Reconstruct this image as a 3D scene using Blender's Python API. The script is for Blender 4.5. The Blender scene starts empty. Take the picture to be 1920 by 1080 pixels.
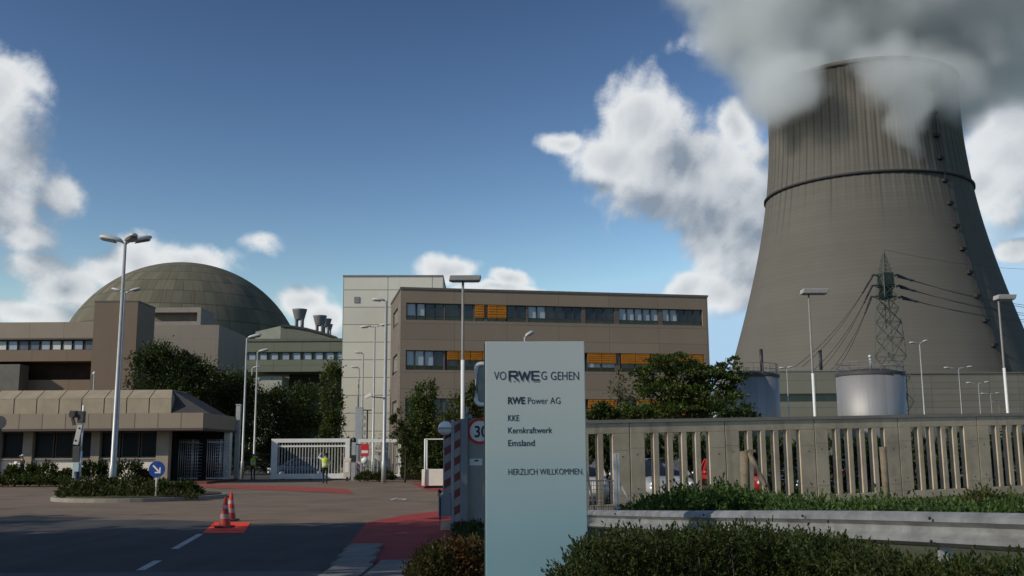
import bpy, bmesh, math, random
import numpy as np
from mathutils import Vector, Matrix
S = bpy.context.scene
C = S.collection
rad = math.radians

# ------------------------------------------------------------------ camera, sky, sun, exposure
F_PX = 1900.0                      # focal length in photo pixels (1920 wide)
PITCH = math.atan(310 / 1900.0)
ROLL = 0.006
EYE = Vector((0, 0, 1.65))
cd = bpy.data.cameras.new('camera'); cam = bpy.data.objects.new('camera', cd); C.objects.link(cam)
cd.sensor_width = 36.0; cd.lens = 36.0 * F_PX / 1920.0; cd.clip_end = 12000; cd.clip_start = 0.1
cam.matrix_world = Matrix.Translation(EYE) @ Matrix.Rotation(math.pi / 2 + PITCH, 4, 'X') @ Matrix.Rotation(ROLL * -1, 4, 'Z')
S.camera = cam
SUN_EL, SUN_AZ = rad(29), rad(62)   # azimuth measured from -Y towards -X
sun_dir = Vector((-math.sin(SUN_AZ) * math.cos(SUN_EL), -math.cos(SUN_AZ) * math.cos(SUN_EL), math.sin(SUN_EL)))
ld = bpy.data.lights.new('sun', 'SUN'); ld.energy = 3.3; ld.angle = rad(0.5); ld.color = (1, 0.90, 0.74)
sun = bpy.data.objects.new('sun', ld); C.objects.link(sun); sun.location = (-60, -30, 80)
sun.rotation_euler = sun_dir.to_track_quat('Z', 'Y').to_euler()
S.view_settings.view_transform = 'Standard'; S.view_settings.look = 'None'; S.view_settings.gamma = 1
S.view_settings.exposure = 0.0
S.cycles.max_bounces = 8; S.cycles.diffuse_bounces = 2; S.cycles.transparent_max_bounces = 12; S.cycles.volume_bounces = 6
S.cycles.volume_step_rate = 1.0; S.cycles.volume_max_steps = 256
S.cycles.use_adaptive_sampling = True; S.cycles.adaptive_threshold = 0.02
S.cycles.use_denoising = True

cR = Vector((1, 0, 0)); cF = Vector((0, math.cos(PITCH), math.sin(PITCH))); cU = Vector((0, -math.sin(PITCH), math.cos(PITCH)))
def ray(px, py):
    u, v = (px - 960) / F_PX, (540 - py) / F_PX
    c, s = math.cos(ROLL), math.sin(ROLL)
    u, v = u * c + v * s, -u * s + v * c
    return cF + cR * u + cU * v
def P(px, py, Y):
    "point at depth Y seen in the photo's pixel (px, py)"
    d = ray(px, py); return EYE + d * (Y / d.y)
def G(px, py, z=0.0):
    d = ray(px, py); return EYE + d * ((z - EYE.z) / d.z)

# ------------------------------------------------------------------ node helpers
class NT:
    def __init__(s, tree): s.t = tree
    def n(s, typ, **kw):
        nd = s.t.nodes.new(typ)
        for k, v in kw.items(): setattr(nd, k, v)
        return nd
    def put(s, sock, v):
        if hasattr(v, 'is_linked') or isinstance(v, bpy.types.NodeSocket): s.t.links.new(v, sock)
        elif v is not None:
            sock.default_value = v
    def m(s, op, a, b=None, c=None, clamp=False):
        nd = s.n('ShaderNodeMath', operation=op, use_clamp=clamp)
        for i, v in enumerate((a, b, c)):
            if v is not None: s.put(nd.inputs[i], v)
        return nd.outputs[0]
    def v(s, op, a, b=None, sc=None):
        nd = s.n('ShaderNodeVectorMath', operation=op)
        s.put(nd.inputs[0], a)
        if b is not None: s.put(nd.inputs[1], b)
        if sc is not None: s.put(nd.inputs['Scale'], sc)
        return nd.outputs['Value'] if op in ('LENGTH', 'DOT_PRODUCT', 'DISTANCE') else nd.outputs[0]
    def noise(s, vec, scale, detail=4, rough=0.55, out=0):
        nd = s.n('ShaderNodeTexNoise'); s.put(nd.inputs['Vector'], vec); nd.inputs['Scale'].default_value = scale
        nd.inputs['Detail'].default_value = detail; nd.inputs['Roughness'].default_value = rough
        return nd.outputs[out]
    def mix(s, f, a, b, blend='MIX'):
        nd = s.n('ShaderNodeMix', data_type='RGBA', blend_type=blend)
        s.put(nd.inputs[0], f); s.put(nd.inputs[6], a); s.put(nd.inputs[7], b)
        return nd.outputs[2]
    def smooth(s, x, a, b):
        nd = s.n('ShaderNodeMapRange', interpolation_type='SMOOTHSTEP')
        s.put(nd.inputs[0], x); s.put(nd.inputs[1], a); s.put(nd.inputs[2], b)
        return nd.outputs[0]
    def xyz(s, vec):
        nd = s.n('ShaderNodeSeparateXYZ'); s.put(nd.inputs[0], vec); return nd.outputs
    def comb(s, x, y, z):
        nd = s.n('ShaderNodeCombineXYZ')
        for i, v in enumerate((x, y, z)): s.put(nd.inputs[i], v)
        return nd.outputs[0]
def col4(c): return (c[0], c[1], c[2], 1)

# ------------------------------------------------------------------ world: Nishita sky with broken cumulus
def make_world():
    w = bpy.data.worlds.new('World'); S.world = w; w.use_nodes = True
    t = w.node_tree; t.nodes.clear(); N = NT(t)
    sky = N.n('ShaderNodeTexSky', sky_type='NISHITA', sun_disc=False)
    sky.sun_elevation = SUN_EL
    sky.sun_rotation = math.atan2(sun_dir.x, sun_dir.y)
    sky.air_density = 1.0; sky.dust_density = 0.6; sky.ozone_density = 2.0
    gen = N.n('ShaderNodeTexCoord').outputs['Generated']
    dirv = N.v('NORMALIZE', gen)
    x, y, z = N.xyz(dirv)[:3]
    az = N.m('ARCTAN2', x, y); el = N.m('ARCSINE', z)
    q = N.comb(az, el, 0.0)
    # cloud banks: azimuth / elevation (from bearings on the photo) and angular radii
    B = [(1205,232,108,108),(1155,300,105,80),(1065,266,90,34,.75),(1250,310,150,125),(1345,350,145,120),(1385,230,45,60),(1370,450,110,120),(1420,400,110,110),
         (1440,500,110,90),(1355,560,110,46),(1285,545,50,40),(1905,190,120,150),(1900,310,120,120),(1850,350,80,60),(1915,462,38,22),
         (-15,185,100,95,.95),(5,290,95,140,.8),(0,390,95,110,.75),(50,450,85,55,.7),(118,365,75,85,.6),(125,545,100,70,.9),(60,500,90,55,.75),(215,510,80,50,.9),
         (250,480,58,52),(350,490,100,42),(60,595,120,38,.8),(485,457,80,42,.50),(575,560,62,38),(615,600,60,50),(845,505,66,34),(955,528,50,22),
         (930,545,110,18),(1140,600,180,18),(-150,300,160,200),(2050,250,150,200),(1700,30,400,60)]
    grp = bpy.data.node_groups.new('cloud_field', 'ShaderNodeTree')
    grp.interface.new_socket('q', in_out='INPUT', socket_type='NodeSocketVector')
    grp.interface.new_socket('d', in_out='OUTPUT', socket_type='NodeSocketFloat')
    M = NT(grp); gi = M.n('NodeGroupInput'); go = M.n('NodeGroupOutput')
    qq = gi.outputs[0]
    warp = M.v('SCALE', M.v('SUBTRACT', M.noise(qq, 14, 3, 0.5, out=1), (0.5, 0.5, 0.5)), sc=0.03)
    q2 = M.v('MULTIPLY', M.v('ADD', qq, warp), (1, 1, 0))
    acc = None
    for (px, py, rx, ry, *st) in B:
        d = ray(px, py).normalized()
        a0, e0 = math.atan2(d.x, d.y), math.asin(d.z)
        k = 1 / F_PX
        v = M.v('MULTIPLY', M.v('SUBTRACT', q2, (a0, e0, 0)), (1 / (rx * k), 1 / (ry * k), 0))
        f = M.m('MULTIPLY_ADD', M.v('LENGTH', v), -1.0, st[0] if st else 1.0)
        if acc is None: acc = f
        else:
            nd = M.n('ShaderNodeMath', operation='SMOOTH_MAX'); M.put(nd.inputs[0], acc); M.put(nd.inputs[1], f); nd.inputs[2].default_value = 0.18
            acc = nd.outputs[0]
    n1 = M.m('ADD', M.m('MULTIPLY', M.noise(qq, 19, 8, 0.58), 0.78), M.m('MULTIPLY', M.noise(qq, 75, 6, 0.6), 0.22))
    dd = M.m('ADD', acc, M.m('MULTIPLY', M.m('SUBTRACT', n1, 0.5), 1.5))
    M.put(go.inputs[0], dd)
    def field(vec):
        g = N.n('ShaderNodeGroup'); g.node_tree = grp; N.put(g.inputs[0], vec); return g.outputs[0]
    d0 = field(q); d1 = field(N.v('ADD', q, (-0.036, 0.042, 0)))
    alpha = N.m('MULTIPLY', N.smooth(d0, -0.06, 0.48), 0.96)
    lit = N.smooth(N.m('SUBTRACT', d0, d1), -0.62, 0.52)
    thick = N.smooth(d0, 0.25, 1.1)
    lit2 = N.m('SUBTRACT', lit, N.m('MULTIPLY', thick, 0.46), clamp=True)
    ccol = N.mix(lit2, (0.25, 0.30, 0.365, 1), (0.82, 0.84, 0.85, 1))
    skyc = N.v('SCALE', sky.outputs[0], sc=0.105)
    sr = N.xyz(skyc)     # deepen the zenith as the camera's contrast does
    skyc = N.comb(*[N.m('MINIMUM', N.m('MULTIPLY', N.m('POWER', sr[i], 2.15), k), lim) for i, (k, lim) in enumerate(((5.45, .42), (3.7, .62), (2.5, .82)))])
    out = N.mix(alpha, skyc, ccol)
    bg = N.n('ShaderNodeBackground'); N.put(bg.inputs[0], out); bg.inputs[1].default_value = 1.0
    wo = N.n('ShaderNodeOutputWorld'); t.links.new(bg.outputs[0], wo.inputs[0])
make_world()

# ------------------------------------------------------------------ materials
MATS = {}
def mat(name, c, rough=0.7, var=0.15, scale=3.0, metal=0.0, spec=0.4, bump=0.0, bscale=None, fine=0.0, dirt=None, dscale=0.6, coat=0, streak=0.0):
    if name in MATS: return MATS[name]
    m = bpy.data.materials.new(name); m.use_nodes = True; t = m.node_tree; t.nodes.clear(); N = NT(t)
    bs = N.n('ShaderNodeBsdfPrincipled'); o = N.n('ShaderNodeOutputMaterial'); t.links.new(bs.outputs[0], o.inputs[0])
    tc = N.n('ShaderNodeTexCoord').outputs['Object']
    nz = N.noise(tc, scale, 6, 0.6)
    lo = tuple(max(0, v * (1 - var)) for v in c); hi = tuple(min(1, v * (1 + var)) for v in c)
    cc = N.mix(N.smooth(nz, 0.3, 0.7), col4(lo), col4(hi))
    if fine:
        cc = N.mix(1.0, cc, N.mix(N.noise(tc, scale * 14, 3, 0.7), (1 - fine,) * 3 + (1,), (1 + fine,) * 3 + (1,)), 'MULTIPLY')
    if dirt:
        dn = N.smooth(N.noise(tc, dscale, 7, 0.65), 0.48, 0.75)
        cc = N.mix(N.m('MULTIPLY', dn, dirt[3]), cc, col4(dirt))
    if streak:
        st = N.smooth(N.noise(N.v('MULTIPLY', tc, (2.6, 2.6, .22)), 1.0, 6, 0.65), 0.5, 0.72)
        cc = N.mix(N.m('MULTIPLY', st, streak), cc, col4([v * .42 for v in c]))
    N.put(bs.inputs['Base Color'], cc)
    bs.inputs['Roughness'].default_value = rough; bs.inputs['Metallic'].default_value = metal
    bs.inputs['Specular IOR Level'].default_value = spec; bs.inputs['Coat Weight'].default_value = coat
    if bump:
        b = N.n('ShaderNodeBump'); b.inputs['Strength'].default_value = bump; b.inputs['Distance'].default_value = 0.02
        N.put(b.inputs['Height'], N.noise(tc, bscale or scale * 10, 5, 0.6)); t.links.new(b.outputs[0], bs.inputs['Normal'])
    m['nt'] = 1; MATS[name] = m
    return m
def panels(name, c, seam, w, h, sw=0.02, rough=0.65, var=0.06, x0=0.0, z0=0.0, axis='X', streak=0.0, alt=None, spec=0.35):
    """cladding: a grid of panels with recessed joints, each panel a little different, rain streaks (painted reflections on the tanks)"""
    if name in MATS: return MATS[name]
    m = bpy.data.materials.new(name); m.use_nodes = True; t = m.node_tree; t.nodes.clear(); N = NT(t)
    bs = N.n('ShaderNodeBsdfPrincipled'); o = N.n('ShaderNodeOutputMaterial'); t.links.new(bs.outputs[0], o.inputs[0])
    tc = N.n('ShaderNodeTexCoord').outputs['Object']
    X, Y, Z = N.xyz(tc)[:3]
    geo = N.n('ShaderNodeNewGeometry')
    u = N.m('ADD', X, Y) if axis == 'XY' else (X if axis == 'X' else Y)
    masks = []; cells = []
    for val, p, off in ((u, w, x0), (Z, h, z0)):
        if not p: cells.append(0.0); continue
        s_ = N.m('DIVIDE', N.m('SUBTRACT', val, off), p)
        fr = N.m('FRACT', s_); cells.append(N.m('FLOOR', s_))
        masks.append(N.m('LESS_THAN', fr, sw / p))
    mk = masks[0]
    for k in masks[1:]: mk = N.m('MAXIMUM', mk, k)
    wn = N.n('ShaderNodeTexWhiteNoise', noise_dimensions='3D'); N.put(wn.inputs[0], N.comb(cells[0], cells[1], 0.0))
    cc = N.mix(wn.outputs[0], col4([v * (1 - var) for v in c]), col4([v * (1 + var) for v in c]))
    nz = N.noise(tc, 0.35, 6, 0.6)
    cc = N.mix(1.0, cc, N.mix(nz, (0.86, 0.86, 0.86, 1), (1.14, 1.13, 1.12, 1)), 'MULTIPLY')
    if streak:
        sv = N.v('MULTIPLY', tc, (3.0, 3.0, 0.15))
        st = N.smooth(N.noise(sv, 1.0, 5, 0.6), 0.5, 0.8)
        cc = N.mix(N.m('MULTIPLY', st, streak), cc, col4([v * 0.45 for v in c]))
    cc = N.mix(mk, cc, col4(seam))
    N.put(bs.inputs['Base Color'], cc); bs.inputs['Roughness'].default_value = rough; bs.inputs['Specular IOR Level'].default_value = spec
    b = N.n('ShaderNodeBump'); b.inputs['Strength'].default_value = 0.25; b.inputs['Distance'].default_value = 0.02
    N.put(b.inputs['Height'], N.m('SUBTRACT', N.m('MULTIPLY', N.noise(tc, 5, 4), 0.3), mk)); t.links.new(b.outputs[0], bs.inputs['Normal'])
    MATS[name] = m; return m
def leafmat(name, c1, c2, c3=None, trans=0.25):
    if name in MATS: return MATS[name]
    m = bpy.data.materials.new(name); m.use_nodes = True; t = m.node_tree; t.nodes.clear(); N = NT(t)
    g = N.n('ShaderNodeNewGeometry'); tc = N.n('ShaderNodeTexCoord').outputs['Object']
    r = g.outputs['Random Per Island']
    cc = N.mix(r, col4(c1), col4(c2))
    if c3: cc = N.mix(N.smooth(N.noise(tc, 1.3, 3), 0.52, 0.68), cc, col4(c3))
    d = N.n('ShaderNodeBsdfPrincipled'); N.put(d.inputs['Base Color'], cc); d.inputs['Roughness'].default_value = 0.55; d.inputs['Specular IOR Level'].default_value = 0.25
    tr = N.n('ShaderNodeBsdfTranslucent'); N.put(tr.inputs[0], cc)
    mx = N.n('ShaderNodeMixShader'); mx.inputs[0].default_value = trans
    t.links.new(d.outputs[0], mx.inputs[1]); t.links.new(tr.outputs[0], mx.inputs[2])
    o = N.n('ShaderNodeOutputMaterial'); t.links.new(mx.outputs[0], o.inputs[0])
    MATS[name] = m; return m
def stripes(name, c1, c2, period, ax=(0, 1, 1)):
    if name in MATS: return MATS[name]
    m = bpy.data.materials.new(name); m.use_nodes = True; t = m.node_tree; t.nodes.clear(); N = NT(t)
    bs = N.n('ShaderNodeBsdfPrincipled'); o = N.n('ShaderNodeOutputMaterial'); t.links.new(bs.outputs[0], o.inputs[0])
    tc = N.n('ShaderNodeTexCoord').outputs['Object']
    f = N.m('FRACT', N.m('DIVIDE', N.v('DOT_PRODUCT', tc, ax), period))
    a = N.m('LESS_THAN', f, 0.5)
    cc = N.mix(a, col4(c1), col4(c2))
    cc = N.mix(N.m('MULTIPLY', N.smooth(N.noise(tc, 6, 6), 0.45, 0.8), 0.4), cc, (0.12, 0.1, 0.09, 1))
    N.put(bs.inputs['Base Color'], cc); bs.inputs['Roughness'].default_value = 0.5
    MATS[name] = m; return m

concrete = lambda: mat('wall_concrete', (0.52, 0.42, 0.30), 0.9, 0.14, 1.3, bump=0.3, bscale=30, fine=0.06, dirt=(0.16, 0.14, 0.11, 0.5), dscale=0.9, streak=.45)
asphalt_base = lambda: mat('asphalt_dark', (0.045, 0.047, 0.052), 0.88, 0.2, 0.5, fine=0.25, bump=0.3, bscale=60, dirt=(0.075, 0.07, 0.065, 0.5), dscale=0.25)
def crack_asphalt():
    m = asphalt_base(); t = m.node_tree; N = NT(t)
    if 'cracked' in m: return m
    m['cracked'] = 1
    bs = [n for n in t.nodes if n.type == 'BSDF_PRINCIPLED'][0]; src = bs.inputs['Base Color'].links[0].from_socket
    tc = N.n('ShaderNodeTexCoord').outputs['Object']
    vo = N.n('ShaderNodeTexVoronoi', feature='DISTANCE_TO_EDGE'); N.put(vo.inputs['Vector'], N.v('ADD', tc, N.v('SCALE', N.noise(tc, .9, 5, .6, out=1), sc=1.4))); vo.inputs['Scale'].default_value = .22
    crack = N.m('MULTIPLY', N.m('LESS_THAN', vo.outputs['Distance'], .006), N.smooth(N.noise(tc, .3, 2), .45, .6))
    X = N.xyz(tc)[0]
    wear = N.m('MULTIPLY', N.smooth(N.noise(N.v('MULTIPLY', tc, (1.6, .12, 1)), 1.0, 4), .42, .68), .55)
    c2 = N.mix(wear, src, (.075, .074, .075, 1)); N.put(bs.inputs['Base Color'], N.mix(N.m('MULTIPLY', crack, .7), c2, (.016, .016, .017, 1)))
    return m
asphalt = crack_asphalt
steel = lambda: mat('galvanised_steel', (0.50, 0.51, 0.52), 0.5, 0.12, 5, metal=0.55, fine=0.06)
polepaint = lambda: mat('pole_grey', (0.42, 0.43, 0.43), 0.45, 0.1, 2, metal=0.3)
white = lambda: mat('white_paint', (0.74, 0.73, 0.70), 0.5, 0.06, 3, dirt=(0.4, 0.37, 0.32, 0.35), dscale=1.5)
dark = lambda: mat('dark_plastic', (0.025, 0.025, 0.027), 0.5, 0.2, 5)
glassd = lambda: mat('dark_glass', (0.018, 0.022, 0.028), 0.06, 0.3, 0.8, spec=0.6)
glassl = lambda: mat('painted_sky_glass', (0.34, 0.39, 0.44), 0.12, 0.12, 0.9, spec=0.6)  # bright sky reflection put into the base colour of these panes
frame_m = lambda: mat('window_frame', (0.045, 0.047, 0.055), 0.5, 0.1, 3)

# ------------------------------------------------------------------ mesh helpers
class MB:
    def __init__(s): s.v = []; s.f = []; s.mi = []; s.cur = 0; s.sm = []; s.smooth = False
    def face(s, idx): s.f.append(tuple(idx)); s.mi.append(s.cur); s.sm.append(s.smooth)
    def add(s, vs, fs):
        b = len(s.v); s.v += [tuple(v) for v in vs]
        for f in fs: s.face([b + i for i in f])
        return s
    def box(s, x0, x1, y0, y1, z0, z1, M=None):
        vs = [Vector(p) for p in ((x0,y0,z0),(x1,y0,z0),(x1,y1,z0),(x0,y1,z0),(x0,y0,z1),(x1,y0,z1),(x1,y1,z1),(x0,y1,z1))]
        if M: vs = [M @ v for v in vs]
        return s.add(vs, [(0,3,2,1),(4,5,6,7),(0,1,5,4),(1,2,6,5),(2,3,7,6),(3,0,4,7)])
    def bar(s, a, b, w, h=None):
        "square bar between two points"
        a, b = Vector(a), Vector(b); d = b - a; q = d.to_track_quat('Z', 'Y').to_matrix().to_4x4()
        h = h or w
        return s.box(-w/2, w/2, -h/2, h/2, 0, d.length, Matrix.Translation(a) @ q)
    def tube(s, pts, r, n=8, caps=True):
        pts = [Vector(p) for p in pts]; rs = r if isinstance(r, (list, tuple)) else [r] * len(pts)
        rings = []; old = s.smooth; s.smooth = True
        for i, p in enumerate(pts):
            d = (pts[min(i+1, len(pts)-1)] - pts[max(i-1, 0)]).normalized()
            q = d.to_track_quat('Z', 'Y')
            b = len(s.v)
            for k in range(n):
                a = 2 * math.pi * k / n
                s.v.append(tuple(p + q @ Vector((math.cos(a) * rs[i], math.sin(a) * rs[i], 0))))
            rings.append(b)
        for i in range(len(rings) - 1):
            for k in range(n):
                s.face((rings[i]+k, rings[i]+(k+1) % n, rings[i+1]+(k+1) % n, rings[i+1]+k))
        s.smooth = old
        if caps:
            s.face([rings[0]+k for k in range(n)][::-1]); s.face([rings[-1]+k for k in range(n)])
        return s
    def lathe(s, prof, n=32, cx=0, cy=0, caps=True):
        rings = []; old = s.smooth; s.smooth = True
        for (r, z) in prof:
            rings.append(len(s.v))
            for k in range(n):
                a = 2 * math.pi * k / n; s.v.append((cx + r * math.cos(a), cy + r * math.sin(a), z))
        for i in range(len(rings)-1):
            for k in range(n): s.face((rings[i]+k, rings[i]+(k+1) % n, rings[i+1]+(k+1) % n, rings[i+1]+k))
        s.smooth = old
        if caps: s.face([rings[0]+k for k in range(n)][::-1]); s.face([rings[-1]+k for k in range(n)])
        return s
    def prism(s, pts, vec):
        "polygon extruded along vec"
        n = len(pts); a = [Vector(p) for p in pts]; vec = Vector(vec)
        nrm = Vector((0,0,0))
        for i in range(n): nrm += a[i].cross(a[(i+1) % n])
        if nrm.dot(vec) > 0: a = a[::-1]
        b = [p + vec for p in a]
        return s.add(a + b, [tuple(range(n))] + [tuple(range(2*n-1, n-1, -1))] + [(i, n+i, n+(i+1) % n, (i+1) % n) for i in range(n)])
    def sphere(s, c, r, n=16, sz=1.0):
        pr = [(max(1e-4, r*math.sin(math.pi*i/(n//2))), c[2] - sz*r*math.cos(math.pi*i/(n//2))) for i in range(n//2+1)]
        return s.lathe(pr, n, c[0], c[1], caps=False)
    def build(s, name, mats, parent=None, bevel=0.0):
        me = bpy.data.meshes.new(name); me.from_pydata(s.v, [], s.f)
        mats = mats if isinstance(mats, (list, tuple)) else [mats]
        for m in mats: me.materials.append(m)
        me.polygons.foreach_set('material_index', s.mi); me.polygons.foreach_set('use_smooth', s.sm)
        me.update()
        o = bpy.data.objects.new(name, me); C.objects.link(o)
        if parent: o.parent = parent
        if bevel:
            b = o.modifiers.new('edge', 'BEVEL'); b.width = bevel; b.segments = 2; b.limit_method = 'ANGLE'
        return o
def tag(o, label=None, cat=None, group=None, kind=None):
    if label: o['label'] = label
    if cat: o['category'] = cat
    if group: o['group'] = group
    if kind: o['kind'] = kind
    return o
def thing(name, label, cat, loc=(0, 0, 0), rz=0.0, group=None):
    o = bpy.data.objects.new(name, None); C.objects.link(o); o.location = loc; o.rotation_euler = (0, 0, rz); o.empty_display_size = 0.3
    return tag(o, label, cat, group)
def kids(o): return [c for c in bpy.data.objects if c.parent == o]
def copy_tree(o, parent=None):
    c = o.copy(); C.objects.link(c)
    c.parent = parent
    for ch in kids(o): copy_tree(ch, c)
    return c
def quads(name, verts, mat_, parent=None, nper=4):
    "fast mesh of loose quads from an (n,4,3) array"
    v = np.asarray(verts, dtype=np.float32); n = len(v)
    me = bpy.data.meshes.new(name)
    me.vertices.add(n * nper); me.vertices.foreach_set('co', v.reshape(-1))
    me.loops.add(n * nper); me.loops.foreach_set('vertex_index', np.arange(n * nper, dtype=np.int32))
    me.polygons.add(n); me.polygons.foreach_set('loop_start', np.arange(n, dtype=np.int32) * nper)
    me.update(calc_edges=True); me.materials.append(mat_)
    o = bpy.data.objects.new(name, me); C.objects.link(o)
    if parent: o.parent = parent
    return o
def leaves(pos, dirs, L, W, rng, droop=0.0):
    "diamond leaves at pos pointing along dirs"
    pos = np.asarray(pos, float); d = np.asarray(dirs, float); n = len(pos)
    d = d / np.maximum(1e-6, np.linalg.norm(d, axis=1))[:, None]
    r = rng.normal(size=(n, 3)); s = np.cross(d, r); s /= np.maximum(1e-6, np.linalg.norm(s, axis=1))[:, None]
    up = np.cross(s, d)
    l = (L * rng.uniform(0.6, 1.35, n))[:, None]; w = (W * rng.uniform(0.6, 1.35, n))[:, None]
    a = pos; c = pos + d * l + up * l * 0.15; b = pos + d * l * 0.45 + s * w / 2; e = pos + d * l * 0.45 - s * w / 2
    return np.stack([a, b, c, e], 1)
# ------------------------------------------------------------------ the ground
def sheet(name, pts, z, m, kind='structure'):
    mb = MB(); mb.add([(p[0], p[1], z) for p in pts], [tuple(range(len(pts)))])
    # face up
    o = mb.build(name, m)
    if o.data.polygons[0].normal.z < 0: o.data.flip_normals()
    tag(o, kind=kind); return o
def gpts(px): return [G(*p) for p in px]
sheet('ground', [(-4000, -4000), (4000, -4000), (4000, 6000), (-4000, 6000)], -0.02,
      mat('earth_grass', (0.06, 0.075, 0.03), 0.95, 0.3, 0.4, fine=0.3))
sheet('forecourt_paving', [(-60, 22.5), (16, 20), (45, 40), (45, 110), (-60, 110)], -0.012,
      mat('pale_paving', (0.185, 0.138, 0.098), 0.9, 0.14, 0.7, fine=0.18, bump=0.25, bscale=40, dirt=(0.085, 0.073, 0.062, 0.8), dscale=0.26))
road_pts = [(-60, -20), (-1.6, -20), (-2.45, 15.2), (-3.0, 18.7), (-3.6, 25.5), (-6.6, 25.3), (-8.2, 26.6), (-9.8, 27.2), (-14, 26.8), (-60, 26.0)]
sheet('road', road_pts, -0.004, asphalt())
def wornpaint(name, c):
    return mat(name, c, 0.8, 0.15, 1.5, fine=0.15, dirt=(0.09, 0.075, 0.07, 0.45), dscale=1.2)
sheet('cycle_path', [(-3.6, 25.5), (-3.0, 18.7), (-2.55, 16.0), (-0.9, 16.0), (-0.6, 21), (-0.9, 24), (-1.4, 30.2), (-2.2, 30.2), (-3.0, 28.4)], 0.0,
      mat('red_path_paving', (0.32, 0.035, 0.032), 0.85, 0.15, 1.2, fine=0.15, dirt=(0.11, 0.05, 0.045, 0.4), dscale=0.8))
sheet('threshold_strip', gpts([(365, 909), (440, 909.5), (560, 912), (650, 916.5), (664, 926), (560, 921), (440, 916), (370, 914)]), 0.0,
      wornpaint('red_strip_paint', (0.32, 0.06, 0.045)))
sheet('verge_paving', gpts([(770, 906), (830, 905), (835, 921), (800, 919)]), 0.0, mat('red_path_paving', (0.32, 0.035, 0.032)))
sheet('inner_drive', [(-24, 67.6), (-6, 67.6), (-9, 110), (-30, 110)], -0.008, asphalt())  # dark sheet added to darken the ground behind the gate bars
sheet('gutter', [(-60, 13.0), (-2.75, 13.0), (-2.55, 15.0), (-60, 15.0)], 0.0, mat('gutter_stone', (0.10, 0.105, 0.115), 0.9, 0.15, 1.2, fine=0.15))
mb = MB()
def dash(a, b, w):
    a, b = Vector((a[0], a[1], 0.0)), Vector((b[0], b[1], 0.0)); d = (b - a).normalized(); s = Vector((-d.y, d.x, 0)) * w / 2
    mb.add([a - s, a + s, b + s, b - s], [(3, 2, 1, 0)])
d0, d1 = G(327, 1029), G(376, 1001); dash(d0, d1, 0.13)
d0, d1 = G(263, 1069), G(296, 1051); dash(d0, d1, 0.13)
d0, d1 = G(200, 1110), G(228, 1094); dash(d0, d1, 0.13)
tag(mb.build('lane_markings', wornpaint('white_road_paint', (0.5, 0.5, 0.48))), kind='structure')
mb = MB()
a, b = G(740, 934), G(757, 937)
mb.box(a.x, a.x + 0.12, a.y - 1.6, a.y, 0.0, 0.004); mb.box(a.x + .18, a.x + .5, a.y - 1.0, a.y - .6, 0, 0.004); mb.box(a.x + .45, a.x + .57, a.y - 1.6, a.y - .9, 0, .004)
tag(mb.build('paint_marks', wornpaint('white_road_paint', (0.5, 0.5, 0.48))), kind='structure')
# orange painted square under the cones
sheet('orange_patch', [G(379, 1000), G(457, 1000), G(470, 980), G(403, 979)], 0.004, mat('orange_road_paint', (0.95, 0.05, 0.012), 0.7, 0.1, 3, fine=0.08))
# pale kerb stones beside the cycle path
mb = MB()
for k in range(5):
    y = 13.2 + k * 1.15; x = -2.62 - 0.1 * max(0, k - 1)
    mb.box(x, x + 0.55, y, y + 1.12, -0.02, 0.05 + 0.004 * (k % 2))
mb.box(-2.05, -0.7, 13.0, 16.2, -0.02, 0.03)
tag(mb.build('kerb', mat('kerb_stone', (0.2, 0.195, 0.185), 0.9, 0.15, 2, fine=0.12)), kind='structure')
# planted verge on the right, rising towards the guard rail
def verge_z(x, y):
    a = max(0, min(1, (x - 0.9) / 3.6)); a = a * a * (3 - 2 * a)
    b = max(0, min(1, (24 - y) / 12)); b = b * b * (3 - 2 * b)
    c = max(0, min(1, (x - 3) / 12))
    return 0.44 * a * b + 0.22 * c * (1 - b) + 0.0
mb = MB(); nx, ny = 44, 40; mb.smooth = True
for j in range(ny + 1):
    for i in range(nx + 1):
        y = 1.0 + 34.5 * j / ny; x0 = -0.55; x = x0 + (26 - x0) * (i / nx) ** 1.3
        e = min(1, i / 3)
        mb.v.append((x, y, (verge_z(x, y) + 0.05) * e - 0.03 + 0.02 * math.sin(x * 5 + y * 3)))
for j in range(ny):
    for i in range(nx):
        b = j * (nx + 1) + i; mb.face((b, b + 1, b + nx + 2, b + nx + 1))
tag(mb.build('verge', mat('verge_soil', (0.07, 0.065, 0.03), 0.95, 0.35, 1.5, fine=0.4, bump=0.6, bscale=12, dirt=(0.05, 0.08, 0.02, 0.7), dscale=1.1)), kind='structure')

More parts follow.
